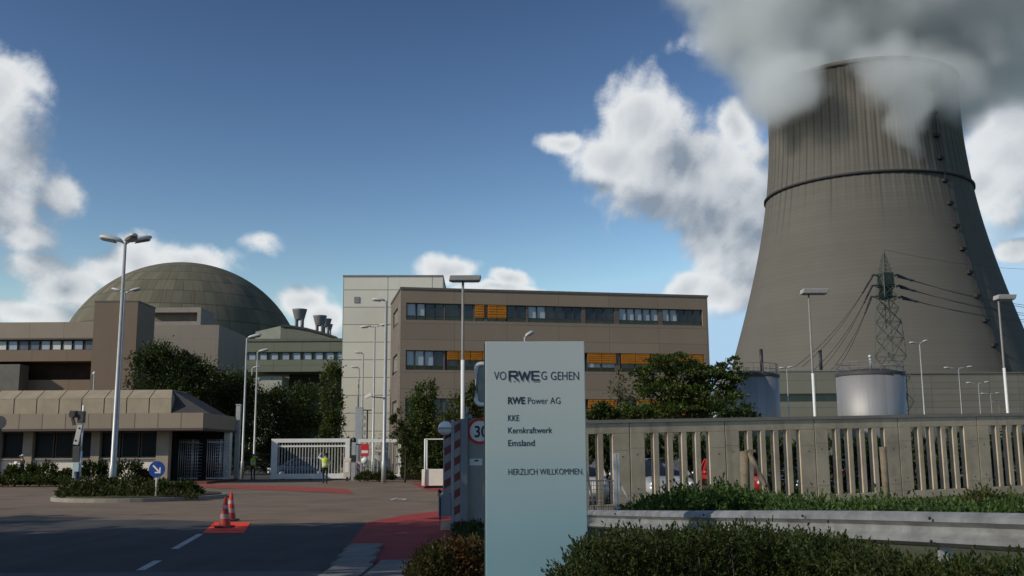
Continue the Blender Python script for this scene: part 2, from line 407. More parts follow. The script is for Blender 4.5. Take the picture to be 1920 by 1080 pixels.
# ------------------------------------------------------------------ cooling tower
TX, TY = 138.6, 385.0
def t_r(z): return 35.6 * math.sqrt(1 + ((z - 131.3) / (84.8 if z < 131.3 else 143.0)) ** 2)
ZT = 142.6
def tower_mat():
    m = bpy.data.materials.new('tower_concrete'); m.use_nodes = True; t = m.node_tree; t.nodes.clear(); N = NT(t)
    bs = N.n('ShaderNodeBsdfPrincipled'); o = N.n('ShaderNodeOutputMaterial'); t.links.new(bs.outputs[0], o.inputs[0])
    tc = N.n('ShaderNodeTexCoord').outputs['Object']; X, Y, Z = N.xyz(tc)[:3]
    ang = N.m('ARCTAN2', X, Y)
    rib = N.m('MULTIPLY', ang, 72 / (2 * math.pi))
    fr = N.m('ABSOLUTE', N.m('SUBTRACT', N.m('FRACT', rib), 0.5))       # 0 at groove centre
    wn = N.n('ShaderNodeTexWhiteNoise', noise_dimensions='1D'); N.put(wn.inputs['W'], N.m('FLOOR', rib))
    # weather streaks running down beside the ribs: long above the walkway, tapering out below it
    lim = N.m('ADD', 70.0, N.m('MULTIPLY', wn.outputs[0], 26.0))
    fade = N.smooth(Z, lim, N.m('ADD', lim, 34.0))
    wob = N.m('MULTIPLY', N.noise(N.v('MULTIPLY', tc, (0.3, 0.3, 0.05)), 1.0, 4), 0.2)
    st = N.m('SUBTRACT', 1.0, N.smooth(fr, 0.02, N.m('ADD', 0.06, wob)))
    streak = N.m('MULTIPLY', N.m('MULTIPLY', st, fade), 0.62)
    course = N.m('LESS_THAN', N.m('FRACT', N.m('DIVIDE', Z, 1.45)), 0.09)
    band = N.n('ShaderNodeTexWhiteNoise', noise_dimensions='1D'); N.put(band.inputs['W'], N.m('FLOOR', N.m('DIVIDE', Z, 1.45)))
    base = N.mix(N.noise(tc, 0.045, 7, 0.6), (0.100, 0.095, 0.084, 1), (0.148, 0.140, 0.125, 1))
    base = N.mix(N.m('MULTIPLY', band.outputs[0], 0.22), base, (0.098, 0.09, 0.078, 1))
    base = N.mix(N.m('MULTIPLY', course, 0.30), base, (0.072, 0.067, 0.06, 1))
    soot = N.m('MULTIPLY', N.smooth(N.m('ADD', Z, N.m('MULTIPLY', N.noise(tc, 0.12, 5), 14.0)), 134.0, 150.0), 0.75)
    base = N.mix(streak, base, (0.035, 0.033, 0.03, 1)); base = N.mix(soot, base, (0.034, 0.032, 0.029, 1))
    N.put(bs.inputs['Base Color'], base); bs.inputs['Roughness'].default_value = 0.95; bs.inputs['Specular IOR Level'].default_value = 0.15
    return m
TM = tower_mat()
tw = thing('cooling_tower', 'giant grey concrete cooling tower with flared base and a dark walkway ring', 'cooling tower', (TX, TY, 0))
mb = MB(); mb.smooth = True; NS, NZ = 576, 64
for j in range(NZ + 1):
    z = 9.0 + (ZT - 9.0) * j / NZ; r = t_r(z)
    for k in range(NS):
        rr = r + (0.20 if k % 8 in (0, 1) else 0.0) * max(0, min(1, (z - 82) / 26)) * (1 if z < ZT - 2 else 0)
        a = 2 * math.pi * (k / NS) ; mb.v.append((rr * math.sin(a), rr * math.cos(a), z))
for j in range(NZ):
    for k in range(NS):
        mb.face((j * NS + k, (j + 1) * NS + k, (j + 1) * NS + (k + 1) % NS, j * NS + (k + 1) % NS))
ob = mb.build('shell', TM, tw)
mb = MB(); R0 = t_r(ZT)
mb.lathe([(R0 - .1, ZT - 1.2), (R0 + .9, ZT - 1.2), (R0 + .9, ZT + .2), (R0 - .8, ZT + .2), (R0 - 0.9, ZT - 1.2), (t_r(130) - .9, 130), (t_r(100) - .9, 100), (t_r(60) - .9, 60)], 144, caps=False)
mb.build('rim', mat('rim_concrete', (0.09, 0.085, 0.08), 0.95, 0.2, 0.2), tw)
mb = MB(); ZR = 99.5; r = t_r(ZR)
mb.lathe([(r - .2, ZR - .5), (r + .9, ZR - .4), (r + .9, ZR + .4), (r + .8, ZR + .4), (r + .85, ZR - .2), (r - .2, ZR - .2)], 180, caps=False)
mb.build('walkway_ring', mat('walkway_dark', (0.03, 0.03, 0.032), 0.8, 0.2, 0.5), tw)
mb = MB()
for k in range(48):
    a0, a1 = 2 * math.pi * k / 48, 2 * math.pi * (k + 1) / 48; r0, r1 = t_r(0) + 2, t_r(9)
    p = Vector((r0 * math.sin(a0), r0 * math.cos(a0), 0)); q = Vector((r1 * math.sin(a1), r1 * math.cos(a1), 9.3)); mb.bar(p, q, .9)
    p = Vector((r0 * math.sin(a1), r0 * math.cos(a1), 0)); q = Vector((r1 * math.sin(a0), r1 * math.cos(a0), 9.3)); mb.bar(p, q, .9)
mb.build('support_columns', mat('rim_concrete', (0.09, 0.085, 0.08)), tw)
# ladder with landings on the right flank
PHI = rad(23.5)
def on_shell(z, off, dphi=0):
    r = t_r(z) + off; return Vector((r * math.sin(PHI + dphi), -r * math.cos(PHI + dphi), z))
mb = MB(); zs = [6 + i * 4.5 for i in range(31)]
for sgn in (-1, 1):
    for i in range(len(zs) - 1):
        mb.bar(on_shell(zs[i], .6, sgn * .3 / t_r(zs[i])), on_shell(zs[i + 1], .6, sgn * .3 / t_r(zs[i + 1])), .12)
for i in range(len(zs) - 1): mb.bar(on_shell(zs[i], .9), on_shell(zs[i + 1], .9), .28, .2)
lad = mb.build('ladder', mat('walkway_dark', (0.03, 0.03, 0.032)), tw)
z = 10.0; prev = 1
while z < 138:
    mb = MB(); M_ = Matrix.Translation(on_shell(z, .3)) @ Matrix.Rotation(PHI, 4, 'Z')
    mb.box(-1.4, .7, -1.2, .3, -.12, .12, M_); mb.box(-1.4, .7, -1.2, -1.12, .1, .9, M_); mb.box(-1.4, -1.3, -1.2, .3, .1, .9, M_)
    mb.build('landing', mat('walkway_dark', (0.03, 0.03, 0.032)), lad); z += 8.6

# ------------------------------------------------------------------ reactor dome
DX, DY, DR, DZ = -80.6, 250.0, 29.6, 19.4
dm_loc = P(346, 600, DY)
dome = thing('reactor_dome', 'big weathered concrete reactor dome patched with greenish panels', 'dome', (dm_loc.x, DY, 0))
mb = MB(); pr = [(DR, 2.0)] + [(DR * math.cos(a), DZ + DR * math.sin(a)) for a in np.linspace(0, math.pi / 2 * .985, 40)]
mb.lathe(pr, 128)
def dome_mat():
    m = bpy.data.materials.new('dome_concrete'); m.use_nodes = True; t = m.node_tree; t.nodes.clear(); N = NT(t)
    bs = N.n('ShaderNodeBsdfPrincipled'); o = N.n('ShaderNodeOutputMaterial'); t.links.new(bs.outputs[0], o.inputs[0])
    tc = N.n('ShaderNodeTexCoord').outputs['Object']; X, Y, Z = N.xyz(tc)[:3]
    ang = N.m('ARCTAN2', X, Y)
    el = N.m('ARCTAN2', N.m('SUBTRACT', Z, DZ), N.m('SQRT', N.m('ADD', N.m('MULTIPLY', X, X), N.m('MULTIPLY', Y, Y))))
    u = N.m('MULTIPLY', ang, 64 / (2 * math.pi)); v = N.m('MULTIPLY', el, 11 / (math.pi / 2))
    wn = N.n('ShaderNodeTexWhiteNoise', noise_dimensions='3D'); N.put(wn.inputs[0], N.comb(N.m('FLOOR', u), N.m('FLOOR', v), 0.0))
    base = N.mix(wn.outputs[0], (0.118, 0.110, 0.079, 1), (0.185, 0.168, 0.126, 1))
    big = N.smooth(N.noise(tc, 0.07, 6, 0.6), 0.38, 0.62)
    base = N.mix(N.m('MULTIPLY', big, 0.5), base, (0.135, 0.136, 0.098, 1))
    sv = N.comb(N.m('MULTIPLY', ang, 60.0), N.m('MULTIPLY', el, 5.0), 0.0)
    st = N.smooth(N.noise(sv, 1.0, 6, 0.65), 0.46, 0.72)
    base = N.mix(N.m('MULTIPLY', st, 0.55), base, (0.055, 0.052, 0.04, 1))
    g1 = N.m('LESS_THAN', N.m('FRACT', v), 0.07); g2 = N.m('LESS_THAN', N.m('FRACT', u), 0.06)
    base = N.mix(N.m('MULTIPLY', g1, 0.6), base, (0.05, 0.048, 0.04, 1)); base = N.mix(N.m('MULTIPLY', g2, 0.35), base, (0.05, 0.048, 0.04, 1))
    N.put(bs.inputs['Base Color'], base); bs.inputs['Roughness'].default_value = 0.9; bs.inputs['Specular IOR Level'].default_value = 0.2
    return m
mb.build('shell', dome_mat(), dome)

# ------------------------------------------------------------------ office block with orange blinds
A0 = P(752, 542, 75); A1 = P(1326, 557, 80)
OL = (Vector((A1.x, A1.y)) - Vector((A0.x, A0.y))).length; ORZ = math.atan2(A1.y - A0.y, A1.x - A0.x)
OH = A0.z; OD = 8.4
office = thing('office_building', 'flat roofed brown office block with ribbon windows and orange blinds', 'building', (A0.x, A0.y, 0), ORZ)
OM = panels('brown_cladding', (0.245, 0.195, 0.145), (0.13, 0.112, 0.10), 4.05, 1.22, 0.03, x0=0.0, z0=0.3, streak=0.12)
def o_s(px):     # distance along the facade that projects to photo column px (near the windows' height)
    lo, hi = -2.0, OL + 2
    for _ in range(40):
        mid = (lo + hi) / 2; w = A0 + Vector((math.cos(ORZ), math.sin(ORZ), 0)) * mid; w.z = 11
        d = w - EYE; xx = 960 + F_PX * d.x / d.dot(cF)
        if xx < px: lo = mid
        else: hi = mid
    return (lo + hi) / 2
zt1, zb1 = P(762, 567, 75).z, P(762, 599, 75).z
zt2, zb2 = P(762, 656, 75).z, P(762, 693, 75).z
zt3 = zt2 - (zt1 - zt2); zb3 = zb2 - (zt1 - zt2)
s0, s1 = o_s(761), o_s(1318)
mb = MB()   # wall with recessed ribbon openings
zl = [0, zb3, zt3, zb2, zt2, zb1, zt1, OH]
for k in range(0, 8, 2): mb.box(0, OL, 0, OD, zl[k], zl[k + 1])
for k in (1, 3, 5):
    mb.box(0, s0, 0, 1.2, zl[k], zl[k + 1]); mb.box(s1, OL, 0, 1.2, zl[k], zl[k + 1])
    mb.box(0.6, OL - .2, 1.2, OD - .6, zl[k], zl[k + 1])
    mb.box(0, .6, 1.2, 2.4, zl[k], zl[k + 1]); mb.box(0, .6, 6.4, OD, zl[k], zl[k + 1])
mb.build('wall', OM, office)
mb = MB(); mb.box(-.06, OL + .06, -.06, OD, OH, OH + .16); mb.build('roof', mat('roof_edge', (0.13, 0.115, 0.10), 0.7, .1, 2), office)
orange = lambda: mat('orange_blind', (0.45, 0.165, 0.012), 0.75, 0.12, 2.5)
def window(x0, x1, z0, z1, kind, parent, rec=0.22, blind=0.0, y=0.0):
    w = MB(); t = 0.055
    w.box(x0, x1, y + rec - .06, y + rec + .06, z0, z0 + t); w.box(x0, x1, y + rec - .06, y + rec + .06, z1 - t, z1)
    w.box(x0, x0 + t, y + rec - .06, y + rec + .06, z0 + t, z1 - t); w.box(x1 - t, x1, y + rec - .06, y + rec + .06, z0 + t, z1 - t)
    sill = 0.30
    w.box(x0 + t, x1 - t, y + rec - .05, y + rec + .05, z0 + sill, z0 + sill + .05)
    f = w.build('window', frame_m(), parent)
    g = MB(); g.add([(x0 + t, y + rec + .01, z0 + t), (x1 - t, y + rec + .01, z0 + t), (x1 - t, y + rec, z0 + sill), (x0 + t, y + rec, z0 + sill)], [(0, 1, 2, 3)])
    g.cur = 0 if kind == 'D' else 1
    tl = random.uniform(-.012, .03)
    g.add([(x0 + t, y + rec + .01, z0 + sill + .05), (x1 - t, y + rec + .01, z0 + sill + .05), (x1 - t, y + rec + .02 + tl, z1 - t), (x0 + t, y + rec + .02 + tl, z1 - t)], [(0, 1, 2, 3)])
    g.build('pane', [glassd(), glassl()], f)
    if blind:
        b = MB(); n = 10; zz = z1 - .02
        for i in range(n):
            h = (z1 - z0) * blind / n; b.box(x0 + .02, x1 - .02, y + .03 + (.03 if i % 2 else 0), y + .08, zz - h + .004, zz); zz -= h
        b.build('blind', orange(), f)
    return f
random.seed(4)
b1 = [(762,780,'L'),(781,797,'L'),(798,815,'D'),(816,832,'D'),(834,861,'D'),(861,888,'D'),(890,908,'O'),(914,932,'O'),(932,950,'O'),(951,969,'D'),(969,987,'D'),
      (990,1007,'L'),(1007,1024,'L'),(1024,1041,'D'),(1041,1058,'D'),(1058,1075,'D'),(1075,1091,'D'),(1098,1116,'D'),(1116,1134,'D'),(1134,1153,'D'),
      (1161,1176,'L'),(1176,1191,'L'),(1191,1206,'L'),(1206,1221,'L'),(1221,1236,'L'),(1243,1257,'L'),(1257,1272,'L'),(1272,1287,'D'),(1287,1302,'D'),(1302,1317,'D')]
for a, b, k in b1: window(o_s(a), o_s(b), zb1, zt1, 'D' if k == 'O' else k, office, blind=.78 if k == 'O' else 0)
b2 = [(762,778,'L',0),(778,796,'L',0),(796,814,'L',0),(814,836,'D',0)] + [(838 + i * 22, 860 + i * 22, 'D', .47) for i in range(4)] + [(926 + i * 22, 948 + i * 22, 'D', 0) for i in range(7)] + \
     [(1100,1127,'L',.55),(1127,1154,'L',.55),(1163,1190,'D',.55),(1190,1217,'D',.55),(1219,1244,'D',.55),(1244,1269,'D',.5),(1271,1294,'D',.55),(1294,1317,'D',.5)]
for a, b, k, bl in b2: window(o_s(a), o_s(b), zb2, zt2, k, office, blind=bl)
b3 = [(762 + i * 22, 784 + i * 22, 'D', 0) for i in range(6)] + [(1100,1127,'D',.9),(1127,1154,'D',.95),(1163,1190,'D',0),(1190,1217,'D',.8),(1219,1244,'D',.6),(1244,1269,'D',.9),(1271,1294,'D',.9),(1294,1317,'D',.7)]
for a, b, k, bl in b3: window(o_s(a), o_s(b), zb3, zt3, k, office, blind=bl)
pm_ = mat('pier_brown', (0.12, 0.10, 0.085), .7, .1, 2)   # window piers between the groups
for (zb, zt) in ((zb1, zt1), (zb2, zt2), (zb3, zt3)):
    for a, b in ((832,834.5),(888,890.5),(908,914),(987,990.5),(1091,1098.5),(1153,1161.5),(1236,1243.5)):
        if zb == zb1 or a in (832, 1153): mb = MB(); mb.box(o_s(a), o_s(b), .12, 1.2, zb, zt); mb.build('pier', pm_, office)
for (zb, zt) in ((zb1, zt1), (zb2, zt2), (zb3, zt3)):   # gable windows
    mb = MB(); mb.box(.1, .22, 2.4, 6.4, zb + .03, zt - .03); f = mb.build('window', frame_m(), office)
    mb = MB(); mb.box(.06, .1, 2.6, 6.2, zb + .2, zt - .2); mb.build('pane', glassd(), f)
mb = MB(); mb.tube([(5.6, 3, OH + .16), (5.6, 3, OH + .5)], .06); mb.bar((5.3, 3, OH + .5), (5.95, 3, OH + .5), .08); mb.build('roof_mast', steel(), office)

# ------------------------------------------------------------------ tall pale block behind the office
W0 = P(644, 519, 84); WH = W0.z
whb = thing('pale_tower_block', 'tall windowless pale grey panelled block behind the brown offices', 'building', (W0.x, 84, 0), 0.03)
WM = panels('pale_cladding', (0.63, 0.615, 0.53), (0.19, 0.19, 0.185), 3.72, 1.47, 0.055, x0=0.0, z0=0.55, var=0.035, streak=0.10)
mb = MB(); mb.box(0, 8.35, 0, 10, 0, WH); mb.build('wall', WM, whb)
mb = MB(); mb.box(-.05, 8.4, -.05, 10, WH, WH + .14); mb.build('roof', mat('roof_edge_grey', (0.2, 0.2, 0.2), .7, .1, 2), whb)
v0 = P(669, 562, 84); mb = MB(); x = v0.x - W0.x
mb.box(x - .22, x + .22, -.06, .01, v0.z - .25, v0.z + .25); mb.build('vent', mat('vent_grey', (0.22, 0.22, 0.22), .6, .1, 4), whb)

# ------------------------------------------------------------------ left: low office wing and brown stair tower
LY = 105
Lx1 = P(180, 650, LY).x; fz = [P(90, y, LY).z for y in (604, 634, 638, 656, 677, 711)]
low = thing('low_office_wing', 'low brown office wing with a pale parapet and small square windows', 'building', (0, LY, 0))
mb = MB(); mb.box(-75, Lx1, 0, 14, fz[1], fz[0]); mb.build('parapet', panels('tan_cladding', (0.27, 0.225, 0.175), (0.15, 0.13, 0.11), 3.6, 0, .04), low)
mb = MB(); mb.box(-75, Lx1, -.12, .1, fz[1] - .16, fz[1] - .001); mb.build('drip_edge', mat('brown_trim', (0.10, 0.075, 0.06), .7, .1, 2), low)
mb = MB(); mb.box(-75, Lx1, .15, 14, fz[4], fz[3]); mb.box(-75, Lx1, .5, 14, fz[3], fz[2] + .2); mb.box(-75, Lx1, 1.0, 14, 0, fz[5])
mb.build('wall', panels('brown_band', (0.19, 0.135, 0.095), (0.10, 0.08, 0.06), 3.6, 0, .04, x0=.4), low)
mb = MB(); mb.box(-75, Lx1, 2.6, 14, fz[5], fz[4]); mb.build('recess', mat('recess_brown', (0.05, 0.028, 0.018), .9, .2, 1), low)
mb = MB(); mb.box(-75, -50.6, -1.0, 1.0, 0, P(10, 683, LY - 1).z); mb.build('annex', mat('annex_grey', (0.15, 0.14, 0.12), .85, .1, 1), low)
for i in range(24):
    a = 174 - i * 20.5; xa, xb = P(a - 18, 647, LY).x, P(a, 647, LY).x
    f = MB(); t = .07
    f.box(xa, xb, .3, .42, fz[3], fz[3] + t); f.box(xa, xb, .3, .42, fz[2] - t, fz[2]); f.box(xa, xa + t, .3, .42, fz[3] + t, fz[2] - t); f.box(xb - t, xb, .3, .42, fz[3] + t, fz[2] - t)
    fo = f.build('window', frame_m(), low)
    g = MB(); g.box(xa + t, xb - t, .34, .37, fz[3] + t, fz[2] - t)
    g.build('pane', mat('blind_white', (0.62, 0.62, 0.6), .6, .05, 2) if i in (2, 3, 8) else (glassl() if i % 3 == 1 else mat('blue_glass', (0.12, 0.14, 0.17), .1, .15, 1)), fo)
st0, st1 = P(178, 566, 100), P(259, 567, 100); stz = st0.z
stw = thing('brown_stair_tower', 'windowless dark brown stair tower rising beside the dome', 'building', (st0.x, 100, 0))
mb = MB(); mb.box(0, st1.x - st0.x, 0, 4.9, 0, stz); mb.build('wall', panels('stair_cladding', (0.165, 0.118, 0.082), (0.12, 0.09, 0.07), 8, 0, .03, streak=.15), stw)
mb = MB(); mb.box(-.05, st1.x - st0.x + .05, -.05, 4.95, stz, stz + .12); mb.build('roof', mat('roof_edge', (0.13, 0.115, 0.10)), stw)
# grey concrete annex right of it
g0, g1 = P(262, 610, 118), P(411, 608, 118)
gab = thing('grey_annex', 'plain grey concrete annex with a recessed rooftop box under the dome', 'building', (g0.x, 118, 0))
mb = MB(); mb.box(0, g1.x - g0.x, 0, 12, 0, g0.z); mb.build('wall', panels('grey_render', (0.23, 0.20, 0.165), (0.17, 0.15, 0.14), 9, 5, .03, streak=.2), gab)
u0, u1 = P(277, 577, 124), P(377, 577, 124); uz0, uz1 = g0.z, u0.z
mb = MB(); xa, xb = u0.x - g0.x, u1.x - g0.x; zm = P(300, 586, 124).z; zl_ = P(300, 603, 124).z
mb.box(xa, xb, 7.0, 11.8, uz0, uz1); mb.box(xa - .05, xb + .05, 5.9, 7.0, zm, uz1); mb.box(xb - .4, xb + .05, 5.9, 7.0, uz0, zm); mb.box(xa, xb - .4, 5.9, 7.0, uz0, zl_)
mb.build('rooftop_box', mat('box_grey', (0.25, 0.22, 0.19), .8, .08, 1), gab)
mb = MB(); mb.box(xa + .2, xb - .5, 6.85, 6.99, zl_, zm); mb.build('louvre', mat('louvre_brown', (0.16, 0.13, 0.105), .8, .1, 1), gab)
# greenish bridge building
BY = 150
q0, q1 = P(408, 640, BY), P(660, 640, BY); bz = [P(520, y, BY).z for y in (637, 660, 675, 697)]
br = thing('green_bridge_building', 'green grey bridge building with a row of small windows and a dark underside', 'building', (q0.x, BY, 0))
BW = q1.x - q0.x
GM = panels('green_cladding', (0.155, 0.165, 0.12), (0.08, 0.09, 0.07), 4.2, 2.1, .06, streak=.25)
mb = MB(); mb.box(0, BW, 0, 10, bz[1], bz[0]); mb.box(0, BW, 0, 10, bz[3], bz[2]); mb.box(0, BW, .5, 10, bz[2], bz[1]); mb.build('wall', GM, br)
mb = MB(); mb.box(0, BW, -.15, .02, bz[0] - .25, bz[0] + .15); mb.build('eaves', mat('green_trim', (0.12, 0.125, 0.095), .7, .1, 1), br)
for i in range(9):
    a = 464 + i * 21; xa, xb = P(a, 667, BY).x - q0.x, P(a + 14, 667, BY).x - q0.x
    f = MB(); t = .1; f.box(xa - t, xb + t, .3, .48, bz[2], bz[2] + t); f.box(xa - t, xb + t, .3, .48, bz[1] - t, bz[1]); f.box(xa - t, xa, .3, .48, bz[2] + t, bz[1] - t); f.box(xb, xb + t, .3, .48, bz[2] + t, bz[1] - t)
    fo = f.build('window', mat('green_frame', (0.05, 0.06, 0.05), .6, .1, 1), br)
    g = MB(); g.box(xa, xb, .4, .44, bz[2] + t, bz[1] - t); g.build('pane', glassl(), fo)
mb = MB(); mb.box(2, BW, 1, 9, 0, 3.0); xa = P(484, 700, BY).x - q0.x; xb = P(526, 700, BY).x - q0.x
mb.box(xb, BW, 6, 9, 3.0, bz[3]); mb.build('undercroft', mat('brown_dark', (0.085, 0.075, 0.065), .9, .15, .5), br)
mb = MB(); mb.box(xa, xb, 1.0, 6, 3.0, bz[3] - .6); mb.build('pale_pillar', mat('pale_render', (0.40, 0.39, 0.34), .85, .08, 1), br)
# hall with sloping roof and exhausts behind the bridge
HY = 175
h0 = P(483, 640, HY); hall = thing('sloping_roof_hall', 'green grey hall with a sloping dark roof and exhaust funnels on top', 'building', (h0.x, HY, 0))
def hp(px, py, Y=HY): p = P(px, py, Y); return (p.x - h0.x, Y - HY, p.z)
mb = MB(); top = [hp(527, 612), hp(545, 613), hp(575, 618), hp(605, 626), hp(630, 634), hp(640, 642)]
bot = [(top[-1][0], 0, 1), (top[0][0], 0, 1)]
mb.prism(top + bot, (0, 25, 0)); mb.build('wall', panels('hall_cladding', (0.15, 0.155, 0.125), (0.09, 0.09, 0.075), 5, 2.6, .06, streak=.25), hall)
mb = MB()
for i in range(len(top) - 1):
    a, b = Vector(top[i]), Vector(top[i + 1]); mb.bar(a + Vector((0, -.15, .12)), b + Vector((0, -.15, .12)), .35)
mb.build('roof_edge', mat('roof_dark', (0.045, 0.045, 0.045), .8, .1, 1), hall)
mb = MB(); mb.prism([hp(479, 622), hp(526.6, 611), (hp(526.6, 611)[0], 0, 1), (hp(479, 622)[0], 0, 1)], (0, 20, 0)); mb.build('side_wall', mat('pale_green_render', (0.33, 0.335, 0.27), .85, .08, .5), hall)
for i, (px, py, sc) in enumerate(((562, 580, 1.0), (600, 592, .95), (612, 598, .75), (617, 608, .55))):
    hY = HY + 3 + i * 5; c = P(px, py, hY); R_ = 1.28 * sc
    e = thing('exhaust_funnel', ('tall separate exhaust funnel, the first beside the dome', 'broad exhaust funnel in front of the tight cluster', 'middle exhaust funnel half hidden in the cluster', 'smallest exhaust funnel at the end of the cluster')[i], 'funnel', (c.x, hY, 0), 0, 'exhaust funnels on the hall roof')
    zb = P(px, py + 36 * sc, hY).z - .6; zc = P(px, py + 20 * sc, hY).z
    mb = MB(); mb.lathe([(R_ * .62, zc), (R_ * .66, zc + .1), (R_, c.z - .2), (R_ + .05, c.z), (R_ * .8, c.z), (R_ * .5, zc + .4)], 24); mb.build('funnel_bowl', mat('exhaust_grey', (0.20, 0.20, 0.205), .6, .12, 1, metal=.2), e)
    for k in range(4):
        a = math.pi / 4 + k * math.pi / 2; mb = MB(); mb.tube([(math.cos(a) * R_ * .55, math.sin(a) * R_ * .55, zb), (math.cos(a) * R_ * .55, math.sin(a) * R_ * .55, zc + .05)], .22 * sc); mb.build('leg', mat('exhaust_grey', (0.20, 0.20, 0.205)), e)
# ------------------------------------------------------------------ gatehouse
gh = thing('gatehouse', 'long low gatehouse with tan panelled roof, dark windows and a turnstile porch', 'building', (-18.2, 60, 0))
def gx(px, Y): return P(px, 800, Y).x + 18.2
GX1 = 0.0; GX0 = -20.0
zf0, zf1 = P(390, 803, 61).z, P(390, 775, 61).z
fasm = panels('tan_fascia', (0.285, 0.235, 0.175), (0.11, 0.09, 0.08), 1.36, 0, .05, x0=.05, streak=.12)
mb = MB(); mb.box(GX0, GX1, 0, 7.2, zf0, zf1); mb.build('fascia', fasm, gh)
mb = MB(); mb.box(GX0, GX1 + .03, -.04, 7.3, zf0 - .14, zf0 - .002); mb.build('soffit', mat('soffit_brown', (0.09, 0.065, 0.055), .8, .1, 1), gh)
xu = gx(321, 61.6); zu1 = P(300, 747, 61.6).z; zu2 = P(300, 731, 62.6).z
mb = MB()   # upper tier: vertical band then a sloped band
for i in range(14):
    x1 = xu - i * 1.36 - .03; x0 = x1 - 1.30
    mb.box(x0, x1, 1.5, 5.5, zf1, zu1)
    e = 0 if i else .32
    mb.add([(x0, 1.5, zu1 + .01), (x1, 1.5, zu1 + .01), (x1, 5.5, zu1 + .01), (x0, 5.5, zu1 + .01), (x0, 2.5, zu2), (x1 - e, 2.5, zu2), (x1 - e, 5.5, zu2), (x0, 5.5, zu2)], [(0,3,2,1),(4,5,6,7),(0,1,5,4),(1,2,6,5),(2,3,7,6),(3,0,4,7)])
mb.build('upper_roof', mat('tan_roof', (0.33, 0.275, 0.20), .7, .1, 1.5, fine=.05), gh)
mb = MB(); mb.box(xu - 19, xu - .05, 1.56, 5.45, zf1 + .01, zu1 + .02); mb.build('roof_joints', mat('joint_dark', (0.07, 0.055, 0.05), .9, .1, 1), gh)
mb = MB(); xe = gx(397, 66)
mb.add([(xu + .002, 1.5, zf1 + .005), (xu + .002, 5.5, zf1 + .005), (xu - .36, 5.5, zu2 - .02), (xu - .36, 2.5, zu2 - .02), (GX1 - .1, 1.8, zf1 + .005), (GX1 - .1, 5.5, zf1 + .005)], [(0, 4, 3), (4, 5, 2, 3), (0, 1, 5, 4), (1, 2, 5), (0, 3, 2, 1)])
mb.build('hip_roof', mat('slate_roof', (0.055, 0.052, 0.052), .85, .15, 2, fine=.1), gh)
colm = mat('tan_column', (0.34, 0.28, 0.215), .8, .08, 1.5, fine=.05)
zb_ = .12
for a, b in ((-8, 6), (48, 66), (175, 191), (297, 320)):
    x0, x1 = gx(a, 61.4), gx(b, 61.4); mb = MB(); mb.box(x0, x1, 1.2, 1.75, zb_, zf0 - .14); mb.build('column', colm, gh)
mb = MB(); x0, x1 = gx(433, 66), gx(444, 66); mb.box(-.42, -.05, 6.0, 6.6, 0, zf0 - .14); mb.build('column', white(), gh)
zs_ = P(100, 862, 61.5).z
wallseg = ((6, 48), (66, 175), (191, 297))
for a, b in wallseg:
    mb = MB(); mb.box(gx(a, 61.4), gx(b, 61.4), 1.45, 1.62, zb_, zs_); mb.build('low_wall', mat('cream_render', (0.75, 0.70, 0.60), .8, .05, 2), gh)
    mb = MB(); mb.box(gx(a, 61.4), gx(b, 61.4), 1.3, 1.63, zs_ + .003, zs_ + .1); mb.build('sill', colm, gh)
for a, b in ((66, 102), (105, 138), (141, 175), (191, 226), (229, 262), (265, 297), (6, 48)):
    w = MB(); x0, x1 = gx(a, 61.4), gx(b, 61.4); z0, z1 = zs_ + .1, zf0 - .15
    w.box(x0, x0 + .06, 1.5, 1.6, z0, z1); w.box(x1 - .06, x1, 1.5, 1.6, z0, z1); w.box(x0 + .06, x1 - .06, 1.5, 1.6, z0, z0 + .07); w.box(x0 + .06, x1 - .06, 1.5, 1.6, z1 - .07, z1)
    f = w.build('window', mat('brown_frame', (0.10, 0.075, 0.06), .6, .1, 2), gh)
    g = MB(); g.box(x0 + .06, x1 - .06, 1.54, 1.56, z0 + .07, z1 - .07); g.build('pane', mat('shaded_glass', (.012, .013, .014), .35, .3, 1, spec=.15), f)  # glass colour darkened and dulled for the shade under the overhang
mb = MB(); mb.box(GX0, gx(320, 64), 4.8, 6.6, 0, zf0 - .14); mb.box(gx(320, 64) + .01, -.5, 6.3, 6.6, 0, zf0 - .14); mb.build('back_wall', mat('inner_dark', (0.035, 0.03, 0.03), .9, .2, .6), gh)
mb = MB(); mb.box(GX0, .25, .4, 7.3, -.01, .12); mb.build('plinth', mat('red_kerb', (0.16, 0.055, 0.045), .85, .15, 2), gh)
ts = thing('turnstile', 'full height steel turnstile cage in the gatehouse porch', 'turnstile', (-17.2 + gx(352, 63) - 1.0, 63.4, .12))
def cage(M0, ph):
    mb = MB()
    for k in range(10): mb.tube([(k * .13 - .6, 0, 0), (k * .13 - .6, 0, 2.5)], .022, 6)
    mb.box(-.62, .62, -.03, .03, 2.3, 2.36); mb.box(-.62, .62, -.03, .03, .1, .16)
    a = mb.build('bars', M0, ph)
    mb = MB(); mb.tube([(0, .7, 0), (0, .7, 2.5)], .06, 8)
    for k in range(11):
        for a_ in range(3):
            t = a_ * 2.094 + .4; mb.tube([(0, .7, .25 + k * .2), (math.cos(t) * .6, .7 + math.sin(t) * .6, .25 + k * .2)], .018, 5)
    mb.build('rotor', M0, ph)
cage(steel(), ts)
t2 = copy_tree(ts); t2.location.x += 1.75; t2['label'] = 'second turnstile cage next to the white end column of the porch'; ts['group'] = t2['group'] = 'turnstiles'
ts['label'] = 'turnstile cage next to the tan corner pier of the porch'
